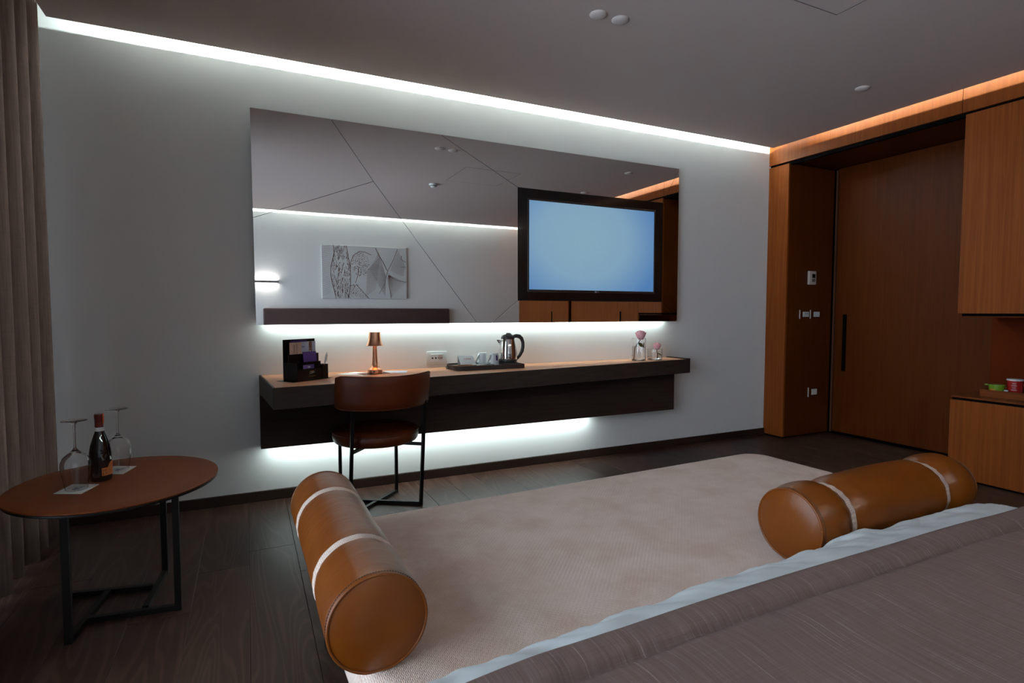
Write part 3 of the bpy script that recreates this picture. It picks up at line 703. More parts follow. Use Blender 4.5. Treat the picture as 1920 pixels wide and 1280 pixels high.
# bolsters
def bolster(name, c, ang, Ln, r, straps, label, seed, sag=0.0, pinch=0.06, soft=0.0):
    z0 = BZ + r - 0.004
    e = empty(name, (c[0] + cos(ang) * Ln / 2, c[1] + sin(ang) * Ln / 2, BZ), label, 'bolster', 'leather bolsters on the bench')
    ax = Vector((cos(ang), sin(ang), 0)); sd = Vector((-sin(ang), cos(ang), 0)); up = Vector((0, 0, 1))
    o = Vector((c[0], c[1], z0))
    def R(t, th):
        k = 1.0
        for s in straps: k -= pinch * math.exp(-((t - s) / 0.035) ** 2)
        # slight creases running away from the straps
        for s in straps: k += (0.004 + 0.006 * soft) * sin(th * 17 + 2 * sin(th * 3) + seed) * math.exp(-((t - s) / 0.09) ** 2)
        k += 0.012 * sin(t * 7 + seed) * 1.0
        k += soft * (sin(pi * min(1, t / straps[0])) ** 2 * 0.05 if t < straps[0] else (sin(pi * (1 - t) / (1 - straps[1])) ** 2 * 0.07 if t > straps[1] else 0.03 * sin(pi * (t - straps[0]) / (straps[1] - straps[0])) ** 0.5)) - soft * 0.03 * (1 - sm(0, 0.06, t)) - soft * 0.12 * sm(0.92, 1, t)
        rr = r * k
        return rr
    def pos(t, th, rr):
        x = rr * cos(th); y = rr * sin(th)
        if y < 0: y *= (1 - sag)
        # lower side flattened on the bench
        y = max(y, -(r - 0.004))
        return o + ax * (t * Ln) + sd * (x * (1 + sag * .5)) + up * y
    def f(u, v): return pos(v, 2 * pi * u, R(v, 2 * pi * u) * (1 - 0.035 * (1 - sm(0, 0.02, v)) - 0.035 * sm(0.98, 1, v)))
    obj('body', grid(B(), 72, 90, f, closeu=True), 'leather', e, smooth=True)
    for end, sgn in ((0, -1), (1, 1)):
        def g(u, v):
            rr = R(end, 0) * 0.965 * (1 - v); p = pos(end, 2 * pi * u, max(rr, 0.0004)); return p + ax * (sgn * 0.016 * (1 - (1 - v) ** 3))
        cp = obj('end_cap', grid(B(), 72, 14, g, closeu=True), 'leather', e, smooth=True)
        pb = B(); tube(pb, [pos(end, 2 * pi * i / 72, R(end, 0) * 0.972) for i in range(73)], 0.0032, 8, caps=False)
        obj('piping', pb, 'leather', cp, smooth=True)
        st = B()
        for i in range(110):
            a0 = 2 * pi * i / 110; a1 = a0 + 2 * pi / 110 * 0.6; tt = 0.011 / Ln if end == 0 else 1 - 0.011 / Ln
            q0 = pos(tt, a0, R(tt, a0) * 0.985 + 0.0008); q1 = pos(tt, a1, R(tt, a1) * 0.985 + 0.0008)
            bar(st, q0, q1, 0.0014, 0.0014)
        so = obj('stitching', st, 'ink', cp); so['kind'] = 'stuff'
    for s in straps:
        w = 0.0165 / Ln
        def h(u, v, s=s): 
            th = 2 * pi * u; t = s + (v - 0.5) * 2 * w + 0.003 * sin(th * 2 + seed)
            rr = R(s, th) + 0.0035 * (1 - (2 * v - 1) ** 4); return pos(t, th, rr)
        obj('woven_strap', grid(B(), 72, 7, h, closeu=True), 'strap', e, smooth=True)
    return e
bolster('bolster', (0.226, 1.096), radians(90.6), 0.80, 0.101, (0.27, 0.76), 'cognac leather bolster lying across the left end of the bench', 1.3, pinch=0.03)
bolster('bolster', (1.410, 1.086), radians(2.0), 0.865, 0.109, (0.185, 0.78), 'plump cognac leather bolster on the bench against the foot of the bed', 4.1, pinch=0.14, soft=1.0)

# ================================================================= BED
bed = empty('bed', (1.2, -0.3, 0), 'bed in the lower right corner, white-covered mattress base behind the bench', 'bed')
obj('divan', bx(0.26, 2.12, YB + 0.10, 0.80, 0.06, 0.26, bev=0.02, seg=2), 'divan', bed)
mt = B(); box(mt, 0.24, 2.14, YB + 0.10, 0.82, 0.262, 0.50, bev=0.05, seg=3)
obj('mattress', mt, 'sheet', bed, smooth='auto')
for xx in (0.34, 2.02):
    for yy in (-1.35, 0.66): obj('leg', bx(xx, xx + 0.05, yy, yy + 0.05, 0, 0.062), 'black_metal', bed)
hbm = B(); box(hbm, 0.22, 2.98, YB + 0.002, YB + 0.085, 0.25, 1.178, bev=0.02, seg=3)
tag(obj('headboard', hbm, 'headboard', origin=(1.6, YB + 0.05, 0.25), smooth='auto'), 'long dark plum upholstered headboard reflected along the bottom of the mirror', 'headboard')
# white duvet: a slab with a rounded, wrinkled foot edge
def edge_y(x):    # where the white foot edge stands furthest out
    tab = [(0.0, .850), (.20, .865), (.28, .868), (.48, .900), (.75, .926), (1.17, .955), (1.57, .970), (2.04, .968), (2.4, .95)]
    for (a, ya), (b, yb) in zip(tab, tab[1:]):
        if a <= x <= b: return ya + (yb - ya) * (x - a) / (b - a)
    return .93
def duv(u, v):
    x = 0.16 + u * (2.235 - 0.16)
    ye = edge_y(x)
    s = v
    side = max(1 - (x - 0.16) / 0.09, 1 - (2.235 - x) / 0.16, 0)
    drop = 0.085 * side ** 2 * 1.6
    if s < 0.5:
        y = -0.9 + (ye - 0.12 + 0.9) * (s / 0.5); z = 0.532
    else:
        t = (s - 0.5) / 0.5; a = t * pi * 0.80
        y = ye - 0.12 + 0.12 * sin(min(a, pi / 2)) - (0.05 * (1 - sin(a)) if a > pi / 2 else 0); z = 0.532 - 0.060 * (1 - cos(a)) ** 1.15
        n = noise.noise(Vector((x * 7, y * 16, 3.1))); n2 = noise.noise(Vector((x * 22 + y * 30, y * 9, 8)))
        w = sin(pi * min(1, t * 1.3)) if t < 0.77 else 0.0
        z += (0.010 * n + 0.005 * n2 + 0.004 * noise.noise(Vector((x * 11 - y * 24, y * 40, 2)))) * (0.4 + w); y += (0.011 * noise.noise(Vector((x * 6, 0.5, 2))) + 0.004 * noise.noise(Vector((x * 21, 1.5, 2)))) * sm(0, 0.5, t)
    return Vector((x, y, z - drop))
tag(obj('duvet', grid(B(), 220, 60, duv), 'sheet', origin=(1.2, 0.4, 0.45), smooth=True, mods=[solid(0.02)]),
    'white duvet whose crumpled foot edge shows between the bench and the mauve-grey blanket', 'duvet')
def blk(u, v):
    x = 0.19 + u * (2.205 - 0.19)
    yb = -1.18; off = 0.012 * sm(0.45, 1.1, x) - 0.005 * (1 - sm(0.4, 0.8, x)) - 0.018 * (1 - sm(0.2, 0.45, x)) 
    # parametrise along the length so that vertices crowd towards the foot
    if v < 0.5: y = yb + (0.60 - yb) * (v / 0.5); t = 0
    else: y = 0.60 + (0.80 - 0.60) * ((v - 0.5) / 0.5)
    z = 0.562
    z += 0.010 * noise.noise(Vector((x * 2.2, y * 2.2, 1)))
    # quilted seam parallel to the foot
    ys = 0.706
    z -= 0.015 * math.exp(-((y - ys) / 0.012) ** 2)
    z += 0.007 * math.exp(-((y - 0.755) / 0.035) ** 2) + 0.006 * math.exp(-((y - 0.64) / 0.05) ** 2)
    z += 0.0022 * noise.noise(Vector((x * 30, y * 12, 5))) * math.exp(-((y - ys) / 0.05) ** 2)
    if y > 0.765: z -= 0.028 * ((y - 0.765) / 0.035) ** 2
    side = max(1 - (x - 0.19) / 0.05, 1 - (2.205 - x) / 0.10, 0); z -= 0.10 * side ** 2
    return Vector((x, y + off, z))
tag(obj('blanket', grid(B(), 200, 110, blk), 'blanket', origin=(1.2, -0.2, 0.55), smooth=True, mods=[solid(0.012)]),
    'mauve-grey slub-weave quilted blanket spread over the bed in the lower right', 'blanket')
for i, px in enumerate((0.62, 1.78)):
    def pf(u, v, px=px):
        a = (u - .5) * 2; b = (v - .5) * 2; e = (1 - a ** 4) * (1 - b ** 4)
        return Vector((px + a * 0.32, -1.385 + 0.0 + 0.075 * (1 if False else 0), 0.0))
    def pil(u, v, px=px):
        th = 2 * pi * u; ph = -pi / 2 + pi * v
        def se(c, p): return math.copysign(abs(c) ** p, c)
        X = 0.33 * se(cos(ph), 0.6) * se(cos(th), 0.55); Z = 0.21 * se(cos(ph), 0.6) * se(sin(th), 0.55); Yy = 0.075 * se(sin(ph), 1.0)
        p_ = Vector((X, Yy, Z)); p_ = Matrix.Rotation(radians(12), 3, 'X') @ p_
        return Vector((px, -1.37, 0.735)) + p_
    tag(obj('pillow', grid(B(), 40, 20, pil, closeu=True), 'pillow', origin=(px, -1.37, 0.55), smooth=True),
        ('white pillow leaning on the headboard, left of the one whose tip shows in the mirror', 'white pillow whose tip shows at the bottom of the mirror')[i], 'pillow', 'pillows on the bed')

# ================================================================= PICTURE + SCONCE on the headboard wall
pc = empty('wall_picture', (1.66, YB + 0.02, 1.32), 'grey canvas with sepia line figures on the headboard wall, reflected in the mirror', 'picture')
px0, px1, pz0, pz1 = 1.02, 2.29, 1.325, 2.115
obj('canvas', bx(px0, px1, YB + 0.001, YB + 0.03, pz0, pz1, bev=0.003), 'canvas', pc)
# line drawing: strokes laid on the canvas (fine hatching of flowing limbs); seen mirrored
def U(u, v):  # u from the left as seen in the mirror (= +x), v from the bottom
    return (px0 + u * (px1 - px0), YB + 0.0312, pz0 + v * (pz1 - pz0))
dr = B()
def stroke(pts, w=0.0016):
    w *= 1.35
    vs = [Vector(U(*p)) for p in pts]
    for a, b in zip(vs, vs[1:]):
        t = b - a
        if t.length < 1e-5: continue
        s = Vector((t.z, 0, -t.x)).normalized() * w
        dr.faces.new([dr.verts.new(a - s), dr.verts.new(b - s), dr.verts.new(b + s), dr.verts.new(a + s)])
rnd = random.Random(3)
def limb(v): l = 0.13 + 0.03 * sin(v * 5.2 + 2.2) - 0.02 * (v > .85) * (v - .85) * 8; r = 0.295 + 0.03 * cos(v * 3.6 - 1.5); return l, r
for i in range(330):
    v = rnd.random(); l, r = limb(v); u = l + (r - l) * rnd.random(); dv = rnd.uniform(0.02, .07)
    if v + dv < 1: stroke([(u, v), (u + rnd.uniform(-.012, .012), v + dv)], 0.0015)
stroke([(limb(k / 20)[0], k / 20) for k in range(21)], 0.003); stroke([(limb(k / 20)[1], k / 20) for k in range(21)], 0.003)
for i in range(200):
    a = rnd.uniform(0, 2 * pi); q = rnd.random() ** .5; u = .44 + .11 * q * cos(a) ; v = .66 + .22 * q * sin(a)
    stroke([(u, v), (u + rnd.uniform(-.02, .02), v + rnd.uniform(-.03, .03))], 0.0013)
stroke([(.32, .55), (.33, .7), (.36, .82), (.43, .9), (.50, .89), (.57, .84)], 0.003); stroke([(.38, .3), (.41, .45), (.42, .6), (.40, .62)], 0.0025)
stroke([(.27, .12), (.32, 0)], 0.002); stroke([(.39, .27), (.46, .14), (.54, 0)], 0.003); stroke([(.39, .27), (.34, .15)], 0.002)
for i in range(90):
    u = rnd.uniform(.31, .52); v = rnd.uniform(0, .27)
    if u < .39 + (.27 - v) * .55: stroke([(u, v), (u + rnd.uniform(-.01, .015), v + .03)], 0.0011)
for i in range(26):
    t = i / 25; stroke([(.50 + .02 * t, .05 + .5 * t), (.62 + .06 * t, .20 + .62 * t)], 0.0009); stroke([(.55 + .18 * t, .55 - .5 * t), (.66 + .08 * t, .9 - .45 * t)], 0.0009)
stroke([(.62, .98), (.67, .82), (.72, .68), (.76, .55)], 0.004); stroke([(.89, .98), (.84, .78), (.76, .52), (.745, .42)], 0.003)
stroke([(.745, .42), (.73, .3), (.66, .1)], 0.002); stroke([(.76, .42), (.78, .25), (.81, .02)], 0.002); stroke([(.77, .5), (.83, .40), (.90, .355), (1, .335)], 0.002)
for i in range(20):
    t = i / 19; stroke([(.77 + .01 * t, .46), (.80 + .19 * t, .03 + .30 * t)], 0.0009); stroke([(.80 + .15 * t, .55 - .1 * t), (.90 + .08 * t, .95 - .3 * t)], 0.0008)
stroke([(.935, .85), (.935, .78), (.96, .75), (.99, .73)], 0.003); stroke([(.93, .63), (.97, .63), (1, .63)], 0.002)
for i in range(26):
    t = i / 25; stroke([(.0, .05 + .9 * t), (.10, .12 + .86 * t)], 0.0007)
obj('line_drawing', dr, 'sepia', pc)
sc = empty('wall_reading_light', (0.31, YB, 1.55), 'slim reading light glowing on the headboard wall, reflected at the left mirror edge', 'wall lamp')
obj('bar', bx(0.10, 0.436, YB + 0.012, YB + 0.04, 1.548, 1.560, bev=0.002), 'tray_dark', sc)
obj('mount', bx(0.2, 0.34, YB, YB + 0.013, 1.546, 1.562), 'tray_dark', sc)
area('reading_led', (0.26, YB + 0.026, 1.562), (pi, 0, 0), 0.30, 0.015, 0.8, (1, 0.98, 0.95), 150)
area('reading_led', (0.26, YB + 0.026, 1.546), (0, 0, 0), 0.30, 0.015, 0.8, (1, 0.98, 0.95), 150)

# ================================================================= CEILING FITTINGS
def cap(x, y, label, r=0.043):
    z = HC; o = obj('ceiling_cap', lathe(B(), [(r, z), (r, z - 0.002), (r * .86, z - 0.008), (r * .6, z - 0.0125), (r * .3, z - 0.0145), (0, z - 0.015)], x, y, 32), 'cap', origin=(x, y, z), smooth=True)
    tag(o, label, 'ceiling fitting', 'round white ceiling caps')
cap(1.567, 2.316, 'round white domed ceiling cap, left one of the pair at the picture top')
cap(1.692, 2.311, 'round white domed ceiling cap, right one of the pair at the picture top')
cap(3.600, 2.326, 'single round white ceiling cap near the wood wall')
cap(3.700, 1.330, 'round white ceiling cap seen only in the mirror just above the television')
sd = empty('smoke_detector', (1.93, 0.98, HC), 'white smoke detector on the ceiling, seen in the mirror', 'smoke detector')
obj('base', lathe(B(), [(0.050, HC), (0.050, HC - .010), (0.046, HC - .016), (0, HC - .016)], 1.93, 0.98, 32), 'white_plastic', sd, smooth='auto')
obj('sensor_dome', lathe(B(), [(0.036, HC - .016), (0.034, HC - .030), (0.024, HC - .040), (0, HC - .043)], 1.93, 0.98, 32), 'white_plastic', sd, smooth='auto')
obj('vents', lathe(B(), [(0.0362, HC - .019), (0.0358, HC - .025)], 1.93, 0.98, 32), 'ink', sd)

# ================================================================= SWITCHES on the pier, socket on the wall
ys = YC
th = empty('thermostat', (4.592, ys, 1.365), 'pale upright room thermostat with small dark display on the wood pier', 'thermostat')
obj('case', bx(4.545, 4.640, ys - 0.022, ys, 1.366, 1.488, bev=0.006, seg=3), 'beige_plastic', th, smooth='auto')
obj('display', bx(4.582, 4.622, ys - 0.0232, ys - 0.021, 1.426, 1.462), 'tv_black', th)
obj('buttons', bx(4.582, 4.622, ys - 0.0232, ys - 0.021, 1.393, 1.418), 'ink', th)
obj('button_marks', box(bx(4.586, 4.617, ys - 0.0236, ys - 0.023, 1.409, 1.412), 4.588, 4.615, ys - 0.0236, ys - 0.023, 1.400, 1.403), 'beige_plastic', th)
def switch(x0, x1, z0, z1, m, label, holes=False):
    e = empty('wall_switch', ((x0 + x1) / 2, ys, z0), label, 'switch', 'switches on the wood pier')
    obj('cover_plate', bx(x0, x1, ys - 0.008, ys, z0, z1, bev=0.001), 'wood_shaded', e)
    obj('plate_edge', bx(x0 - 0.003, x0 + 0.0015, ys - 0.0085, ys, z0, z1), 'beige_plastic', e)
    mo = obj('module', bx(m[0], m[1], ys - 0.013, ys - 0.008, m[2], m[3], bev=0.0015), 'white_plastic', e)
    if holes:
        hb_ = B(); xm = m[0] + (m[1] - m[0]) * .62
        for dx in (-0.012, 0.012): disc(hb_, 0.0045, 0, 0.001, dx, 0, 12)
        xf(hb_, frame((xm, ys - 0.0131, (m[2] + m[3]) / 2 + 0.006), (1, 0, 0), (0, 0, 1))); obj('marks', hb_, 'ink', mo)
switch(4.456, 4.575, 1.062, 1.140, (4.487, 4.566, 1.078, 1.124), 'white light switch with two dark marks, left one under the thermostat', True)
switch(4.596, 4.716, 1.062, 1.140, (4.633, 4.710, 1.078, 1.124), 'plain white light switch, right one under the thermostat')
switch(4.597, 4.718, 0.350, 0.436, (4.632, 4.704, 0.369, 0.421), 'plain white switch low on the wood pier near the floor')
so = empty('wall_socket', (1.148, D, 0.765), 'white power socket plate on the wall between lamp and kettle tray', 'socket')
obj('cover_plate', bx(1.078, 1.220, D - 0.010, D, 0.766, 0.858, bev=0.004, seg=2), 'socket', so, smooth='auto')
md = obj('module', bx(1.103, 1.196, D - 0.0145, D - 0.010, 0.788, 0.840, bev=0.001), 'porcelain', so)
for cx in (1.116, 1.139): obj('port', xf(disc(B(), 0.0062, 0, 0.001, 0, 0, 16), frame((cx, D - 0.0156, 0.814), (1, 0, 0), (0, 0, 1))), 'ink', md)
obj('earth_recess', xf(disc(B(), 0.019, 0, 0.0008, 0, 0, 6), frame((1.171, D - 0.0152, 0.818), (1, 0, 0), (0, 0, 1))), 'beige_plastic', md)
for cx in (1.158, 1.170, 1.181): obj('pin_hole', xf(disc(B(), 0.0034, 0, 0.001, 0, 0, 12), frame((cx, D - 0.0162, 0.814), (1, 0, 0), (0, 0, 1))), 'ink', md)

# ================================================================= DESK ITEMS
ZD = 0.7497
# copper lamp
lx, ly = 0.697, 3.385
lp = empty('table_lamp', (lx, ly, ZD), 'small copper table lamp with flared shade on the desk behind the chair', 'lamp')
obj('base', lathe(B(), [(0, ZD), (.045, ZD), (.0455, ZD + .002), (.0455, ZD + .021), (.044, ZD + .024), (.040, ZD + .025), (0, ZD + .025)], lx, ly, 8 * 4), 'copper', lp, smooth='auto')
obj('stem', lathe(B(), [(.040, ZD + .025), (.030, ZD + .032), (.021, ZD + .044), (.0165, ZD + .062), (.0145, ZD + .10), (.0125, ZD + .15), (.0115, ZD + .185)], lx, ly, 32), 'copper', lp, smooth=True)
obj('shade', lathe(B(), [(.010, ZD + .2475), (.034, ZD + .2475), (.0345, ZD + .246), (.036, ZD + .225), (.039, ZD + .202), (.0445, ZD + .182), (.053, ZD + .167), (.0522, ZD + .1665), (.0435, ZD + .181), (.038, ZD + .202), (.035, ZD + .225), (.033, ZD + .244), (.010, ZD + .2455)], lx, ly, 40), 'copper', lp, smooth='auto')
obj('finial', lathe(B(), [(.010, ZD + .245), (.010, ZD + .248), (0, ZD + .2485)], lx, ly, 16), 'copper', lp)
obj('bulb', lathe(B(), [(.0115, ZD + .185), (.018, ZD + .19), (.018, ZD + .203), (0, ZD + .205)], lx, ly, 24), emis('lamp_diffuser', (1, 0.45, 0.12), 7), lp)
obj('switch_button', bx(lx - 0.018, lx - 0.010, ly - 0.0475, ly - 0.042, ZD + 0.009, ZD + 0.016), 'ink', lp)
l = bpy.data.lights.new('lamp_glow', 'POINT'); l.energy = 0.05; l.color = (1, 0.42, 0.12); l.shadow_soft_size = 0.006
for k in range(3):
    o = bpy.data.objects.new('lamp_glow', l); COL.objects.link(o); o.location = (lx + .024 * cos(k * 2.1 - 1.57), ly + .024 * sin(k * 2.1 - 1.57), ZD + .180)
# leaflets beneath the lamp
def card(name, cx, cy, w, h, rot, z, mat, label, cat, t=0.0008):
    bm = B(); box(bm, -w / 2, w / 2, -h / 2, h / 2, 0, t); xf(bm, Matrix.Translation((cx, cy, z)) @ Matrix.Rotation(rot, 4, 'Z'))
    return tag(obj(name, bm, mat, origin=(cx, cy, z)), label, cat)
card('leaflet', 0.60, 3.40, 0.15, 0.20, radians(35), ZD - 0.0044 + 0.0045, 'paper', 'white leaflet lying on the desk left of the copper lamp, half hidden by the chair', 'leaflet')
card('notepad', 0.69, 3.385, 0.17, 0.10, radians(12), ZD + 0.0012, 'acrylic', 'dark glossy notepad cover lying under the copper lamp', 'notepad', 0.0012)
card('leaflet', 0.83, 3.42, 0.14, 0.12, radians(-20), ZD, 'blue_paper', 'pale blue-grey leaflet lying on the desk right of the copper lamp', 'leaflet')
for o in (lp,): o.location.z += 0.0026
for n in ('lamp_glow',):
    pass

# desk organiser (rotated)
O = Vector((0.241, 3.140, ZD)); ex = Vector((0.826, 0.563, 0)); ey = Vector((-0.563, 0.826, 0))
F4 = frame(O, ex, ey)
og = empty('desk_organizer', (0.30, 3.22, ZD), 'black acrylic tiered desk organizer holding leaflets, at the left end of the desk', 'organizer')
def loc(*a, **k): return xf(bx(*a, **k), F4)
obj('base_plate', loc(-0.03, 0.235, -0.002, 0.135, 0.0, 0.002), 'acrylic', og)
obj('back_panel', loc(-0.004, 0.206, 0.110, 0.114, 0.002, 0.222), 'acrylic', og)
obj('side_panel', loc(-0.004, 0.0, 0.0, 0.110, 0.002, 0.10), 'acrylic', og)
obj('rear_pocket', loc(0.004, 0.206, 0.080, 0.083, 0.002, 0.142), 'acrylic', og)
obj('middle_pocket', loc(0.0, 0.190, 0.045, 0.048, 0.002, 0.098), 'acrylic', og)
fp = obj('front_pocket', loc(0.0, 0.162, 0.0, 0.003, 0.002, 0.066), 'acrylic', og)
pen_h = B(); 
for a in ((0.163, 0.203, 0.0, 0.003), (0.163, 0.203, 0.037, 0.040), (0.163, 0.166, 0.0, 0.04), (0.200, 0.203, 0.0, 0.04)): box(pen_h, a[0], a[1], a[2], a[3], 0.002, 0.082)
obj('pen_box', xf(pen_h, F4), 'acrylic', og)
sw = B()
def swo(bm, pts, w):
    vs = [Vector(p) for p in pts]
    for i, (a, b) in enumerate(zip(vs, vs[1:])):
        k0 = w * sin(pi * (i + .15) / (len(vs) - .7)); k1 = w * sin(pi * (i + 1.15) / (len(vs) - .7))
        bm.faces.new([bm.verts.new((a.x, -0.0006, a.y - k0)), bm.verts.new((b.x, -0.0006, b.y - k1)), bm.verts.new((b.x, -0.0006, b.y + k1)), bm.verts.new((a.x, -0.0006, a.y + k0))])
swo(sw, [(.072, .044, 0), (.080, .049, 0), (.090, .050, 0), (.100, .051, 0), (.110, .056, 0)], 0.003)
obj('emblem', xf(sw, F4), 'gold_ink', fp)
sw = B(); swo(sw, [(.074, .038, 0), (.083, .039, 0), (.093, .043, 0), (.103, .045, 0), (.112, .045, 0)], 0.0026)
obj('emblem', xf(sw, F4), 'ink_grey', fp)
mk = B()
for i in range(5): box(mk, 0.070 + i * 0.0095, 0.0745 + i * 0.0095, -0.001, -0.0002, 0.022, 0.0265)
obj('emblem', xf(mk, F4), 'gold_ink', fp)
# things standing in it
def sheet(name, x0, x1, y, z0, z1, mat, label, cat='leaflet', tilt=0.0, lean=0.0, t=0.0008):
    bm = B(); box(bm, x0, x1, -t / 2, t / 2, z0, z1)
    for v in bm.verts: v.co.y += lean * (v.co.z - z0) ; v.co.x += tilt * (v.co.z - z0)
    bmesh.ops.translate(bm, verts=bm.verts, vec=(0, y, 0)); xf(bm, F4)
    p = F4 @ Vector(((x0 + x1) / 2, y, z0))
    return tag(obj(name, bm, mat, origin=tuple(p)), label, cat)
sheet('booklet', 0.040, 0.150, 0.1075, 0.004, 0.216, 'purple', 'dark purple booklet at the very back of the black organizer', 'booklet')
s1 = sheet('card', 0.018, 0.096, 0.0865, 0.085, 0.206, 'pink_paper', 'salmon card with upright lettering in the black organizer', 'card')
tm = F4 @ frame((0, 0.0855, 0), (0, 0, 1), (-1, 0, 0))
text('CHANGE', 0.0125, F4 @ frame((0.0475, 0.0857, 0.166), (0, 0, 1), (-1, 0, 0)), 'ink', s1)
text('NS TODAY', 0.0125, F4 @ frame((0.0655, 0.0857, 0.170), (0, 0, 1), (-1, 0, 0)), 'ink', s1)
s2 = sheet('brochure', 0.097, 0.152, 0.0945, 0.02, 0.207, 'blue_paper', 'pale brochure with dark letters beside the salmon card', 'brochure')
text('TW', 0.015, F4 @ frame((0.1125, 0.0935, 0.178), (1, 0, 0), (0, 0, 1)), 'ink_blue', s2)
s3 = sheet('brochure', 0.146, 0.202, 0.0995, 0.02, 0.208, 'blue_paper', 'pale brochure with a brown band at the right of the black organizer', 'brochure')
obj('brown_band', xf(bx(0.150, 0.176, 0.0983, 0.0988, 0.03, 0.207), F4), 'brown_paper', s3)
bp = B(); box(bp, 0.158, 0.168, 0.0978, 0.0983, 0.150, 0.157); box(bp, 0.161, 0.165, 0.0978, 0.0983, 0.166, 0.170); box(bp, 0.153, 0.173, 0.0978, 0.0983, 0.146, 0.148); obj('band_print', xf(bp, F4), 'paper', s3)
sheet('booklet', 0.088, 0.176, 0.052, 0.03, 0.152, 'purple', 'purple booklet leaning in the middle pocket of the black organizer', 'booklet', tilt=0.06, lean=0.2, t=0.004)
s4 = sheet('card', 0.040, 0.112, 0.0075, 0.01, 0.086, 'purple_l', 'small lilac card in the front pocket of the black organizer', 'card')
pr = B()
for i in range(3): box(pr, 0.070 + i * .006, 0.0745 + i * .006, 0.0062, 0.0068, 0.070, 0.078)
obj('print', xf(pr, F4), 'paper', s4)
pn = empty('pen', tuple(F4 @ Vector((0.185, 0.02, 0.004))), 'white ballpoint pen standing in the right compartment of the black organizer', 'pen')
a_ = F4 @ Vector((0.178, 0.018, 0.004)); b_ = F4 @ Vector((0.222, 0.030, 0.145)); dir_ = (b_ - a_).normalized()
obj('barrel', tube(B(), [a_, a_ + dir_ * .012, b_ - dir_ * 0.012, b_ - dir_ * .011, b_], [0.0015, .0045, .0045, .002, .002], 10), 'white_plastic', pn, smooth=True)
obj('clip', tube(B(), [b_ - dir_ * .014 + Vector((.006, 0, 0)), b_ - dir_ * .05 + Vector((.007, 0, 0))], 0.0014, 6), 'chrome', pn)

# kettle tray
TXY = dict(x0=1.185, x1=1.662, y0=3.290, y1=3.535)
tray = empty('serving_tray', (1.42, 3.41, ZD), 'dark leatherette tray carrying the kettle and cups on the desk', 'tray')
def traypts(d):
    x0, x1, y0, y1 = TXY['x0'] + d, TXY['x1'] - d, TXY['y0'] + d, TXY['y1'] - d; r = 0.065 - d; pts = []
    pts += [(x1, y0), (x1, y1)]
    for k in range(9): a = pi / 2 + pi / 2 * k / 8; pts.append((x0 + r + r * cos(a), y1 - r + r * sin(a)))
    for k in range(9): a = pi + pi / 2 * k / 8; pts.append((x0 + r + r * cos(a), y0 + r + r * sin(a)))
    return pts
obj('bottom', prism(B(), traypts(0.006), ZD, ZD + 0.020), 'tray_dark', tray)
tw = B(); o_ = traypts(0); i_ = traypts(0.006); n = len(o_)
for z0_, z1_ in ((ZD, ZD + 0.029),):
    ro = [[tw.verts.new((p[0], p[1], z)) for p in pts] for pts, z in ((o_, z0_), (o_, z1_), (i_, z1_), (i_, z0_))]
    for a in range(4):
        for i in range(n): tw.faces.new((ro[a][i], ro[a][(i + 1) % n], ro[(a + 1) % 4][(i + 1) % n], ro[(a + 1) % 4][i]))
obj('rim', tw, 'tray_dark', tray)
ZT = ZD + 0.0205
kx, ky = 1.598, 3.415
kt = empty('electric_kettle', (kx, ky, ZT), 'polished steel electric kettle with black handle on the dark tray', 'kettle')
obj('power_base', lathe(B(), [(0, ZT), (.070, ZT), (.072, ZT + .004), (.070, ZT + .010), (.062, ZT + .012)], kx, ky, 40), 'kettle_black', kt, smooth='auto')
obj('lower_ring', lathe(B(), [(.062, ZT + .011), (.064, ZT + .014), (.063, ZT + .034), (.062, ZT + .036)], kx, ky, 40), 'kettle_black', kt, smooth=True)
obj('body', lathe(B(), [(.0635, ZT + .035), (.0640, ZT + .040), (.0625, ZT + .075), (.0575, ZT + .115), (.0500, ZT + .150), (.0455, ZT + .168), (.0440, ZT + .172)], kx, ky, 48), 'steel', kt, smooth=True)
obj('lid', lathe(B(), [(.0450, ZT + .168), (.0465, ZT + .172), (.0450, ZT + .184), (.036, ZT + .195), (.018, ZT + .201), (0, ZT + .203)], kx, ky, 40), 'kettle_black', kt, smooth=True)
obj('lid_knob', tube(B(), [(kx - .020, ky, ZT + .192), (kx - .006, ky, ZT + .201), (kx + .014, ky, ZT + .200), (kx + .032, ky, ZT + .190)], [.004, .009, .010, .006], 10), 'kettle_black', kt, smooth=True)
hx = cos(radians(-12)); hy = sin(radians(-12))
def K(r, z): return (kx + r * hx, ky + r * hy, ZT + z)
obj('handle', tube(B(), [K(.034, .184), K(.060, .190), K(.080, .186), K(.096, .172), K(.1055, .145), K(.106, .115), K(.100, .085), K(.084, .056), K(.063, .032)], [.010, .012, .013, .012, .0105, .0105, .011, .010, .008], 12, flat=1.1), 'kettle_black', kt, smooth=True)
spb = B()
q = [K(-.046, .168), K(-.048, .135), K(-.074, .160), K(-.070, .163)]
v_ = [spb.verts.new(Vector(p)) for p in (K(-.042, .166), K(-.078, .164), K(-.055, .128))]
v2 = [spb.verts.new(Vector(p) + Vector((0.0, 0.024, 0))) for p in (K(-.040, .166), K(-.050, .164), K(-.050, .128))]
v3 = [spb.verts.new(Vector(p) - Vector((0.0, 0.024, 0))) for p in (K(-.040, .166), K(-.050, .164), K(-.050, .128))]
for f in ((v_[1], v2[1], v_[2]), (v_[1], v_[2], v3[1]), (v2[1], v2[2], v_[2]), (v3[1], v_[2], v3[2]), (v_[1], v_[0], v2[1]), (v_[1], v3[1], v_[0])): spb.faces.new(f)
obj('spout', spb, 'steel', kt)
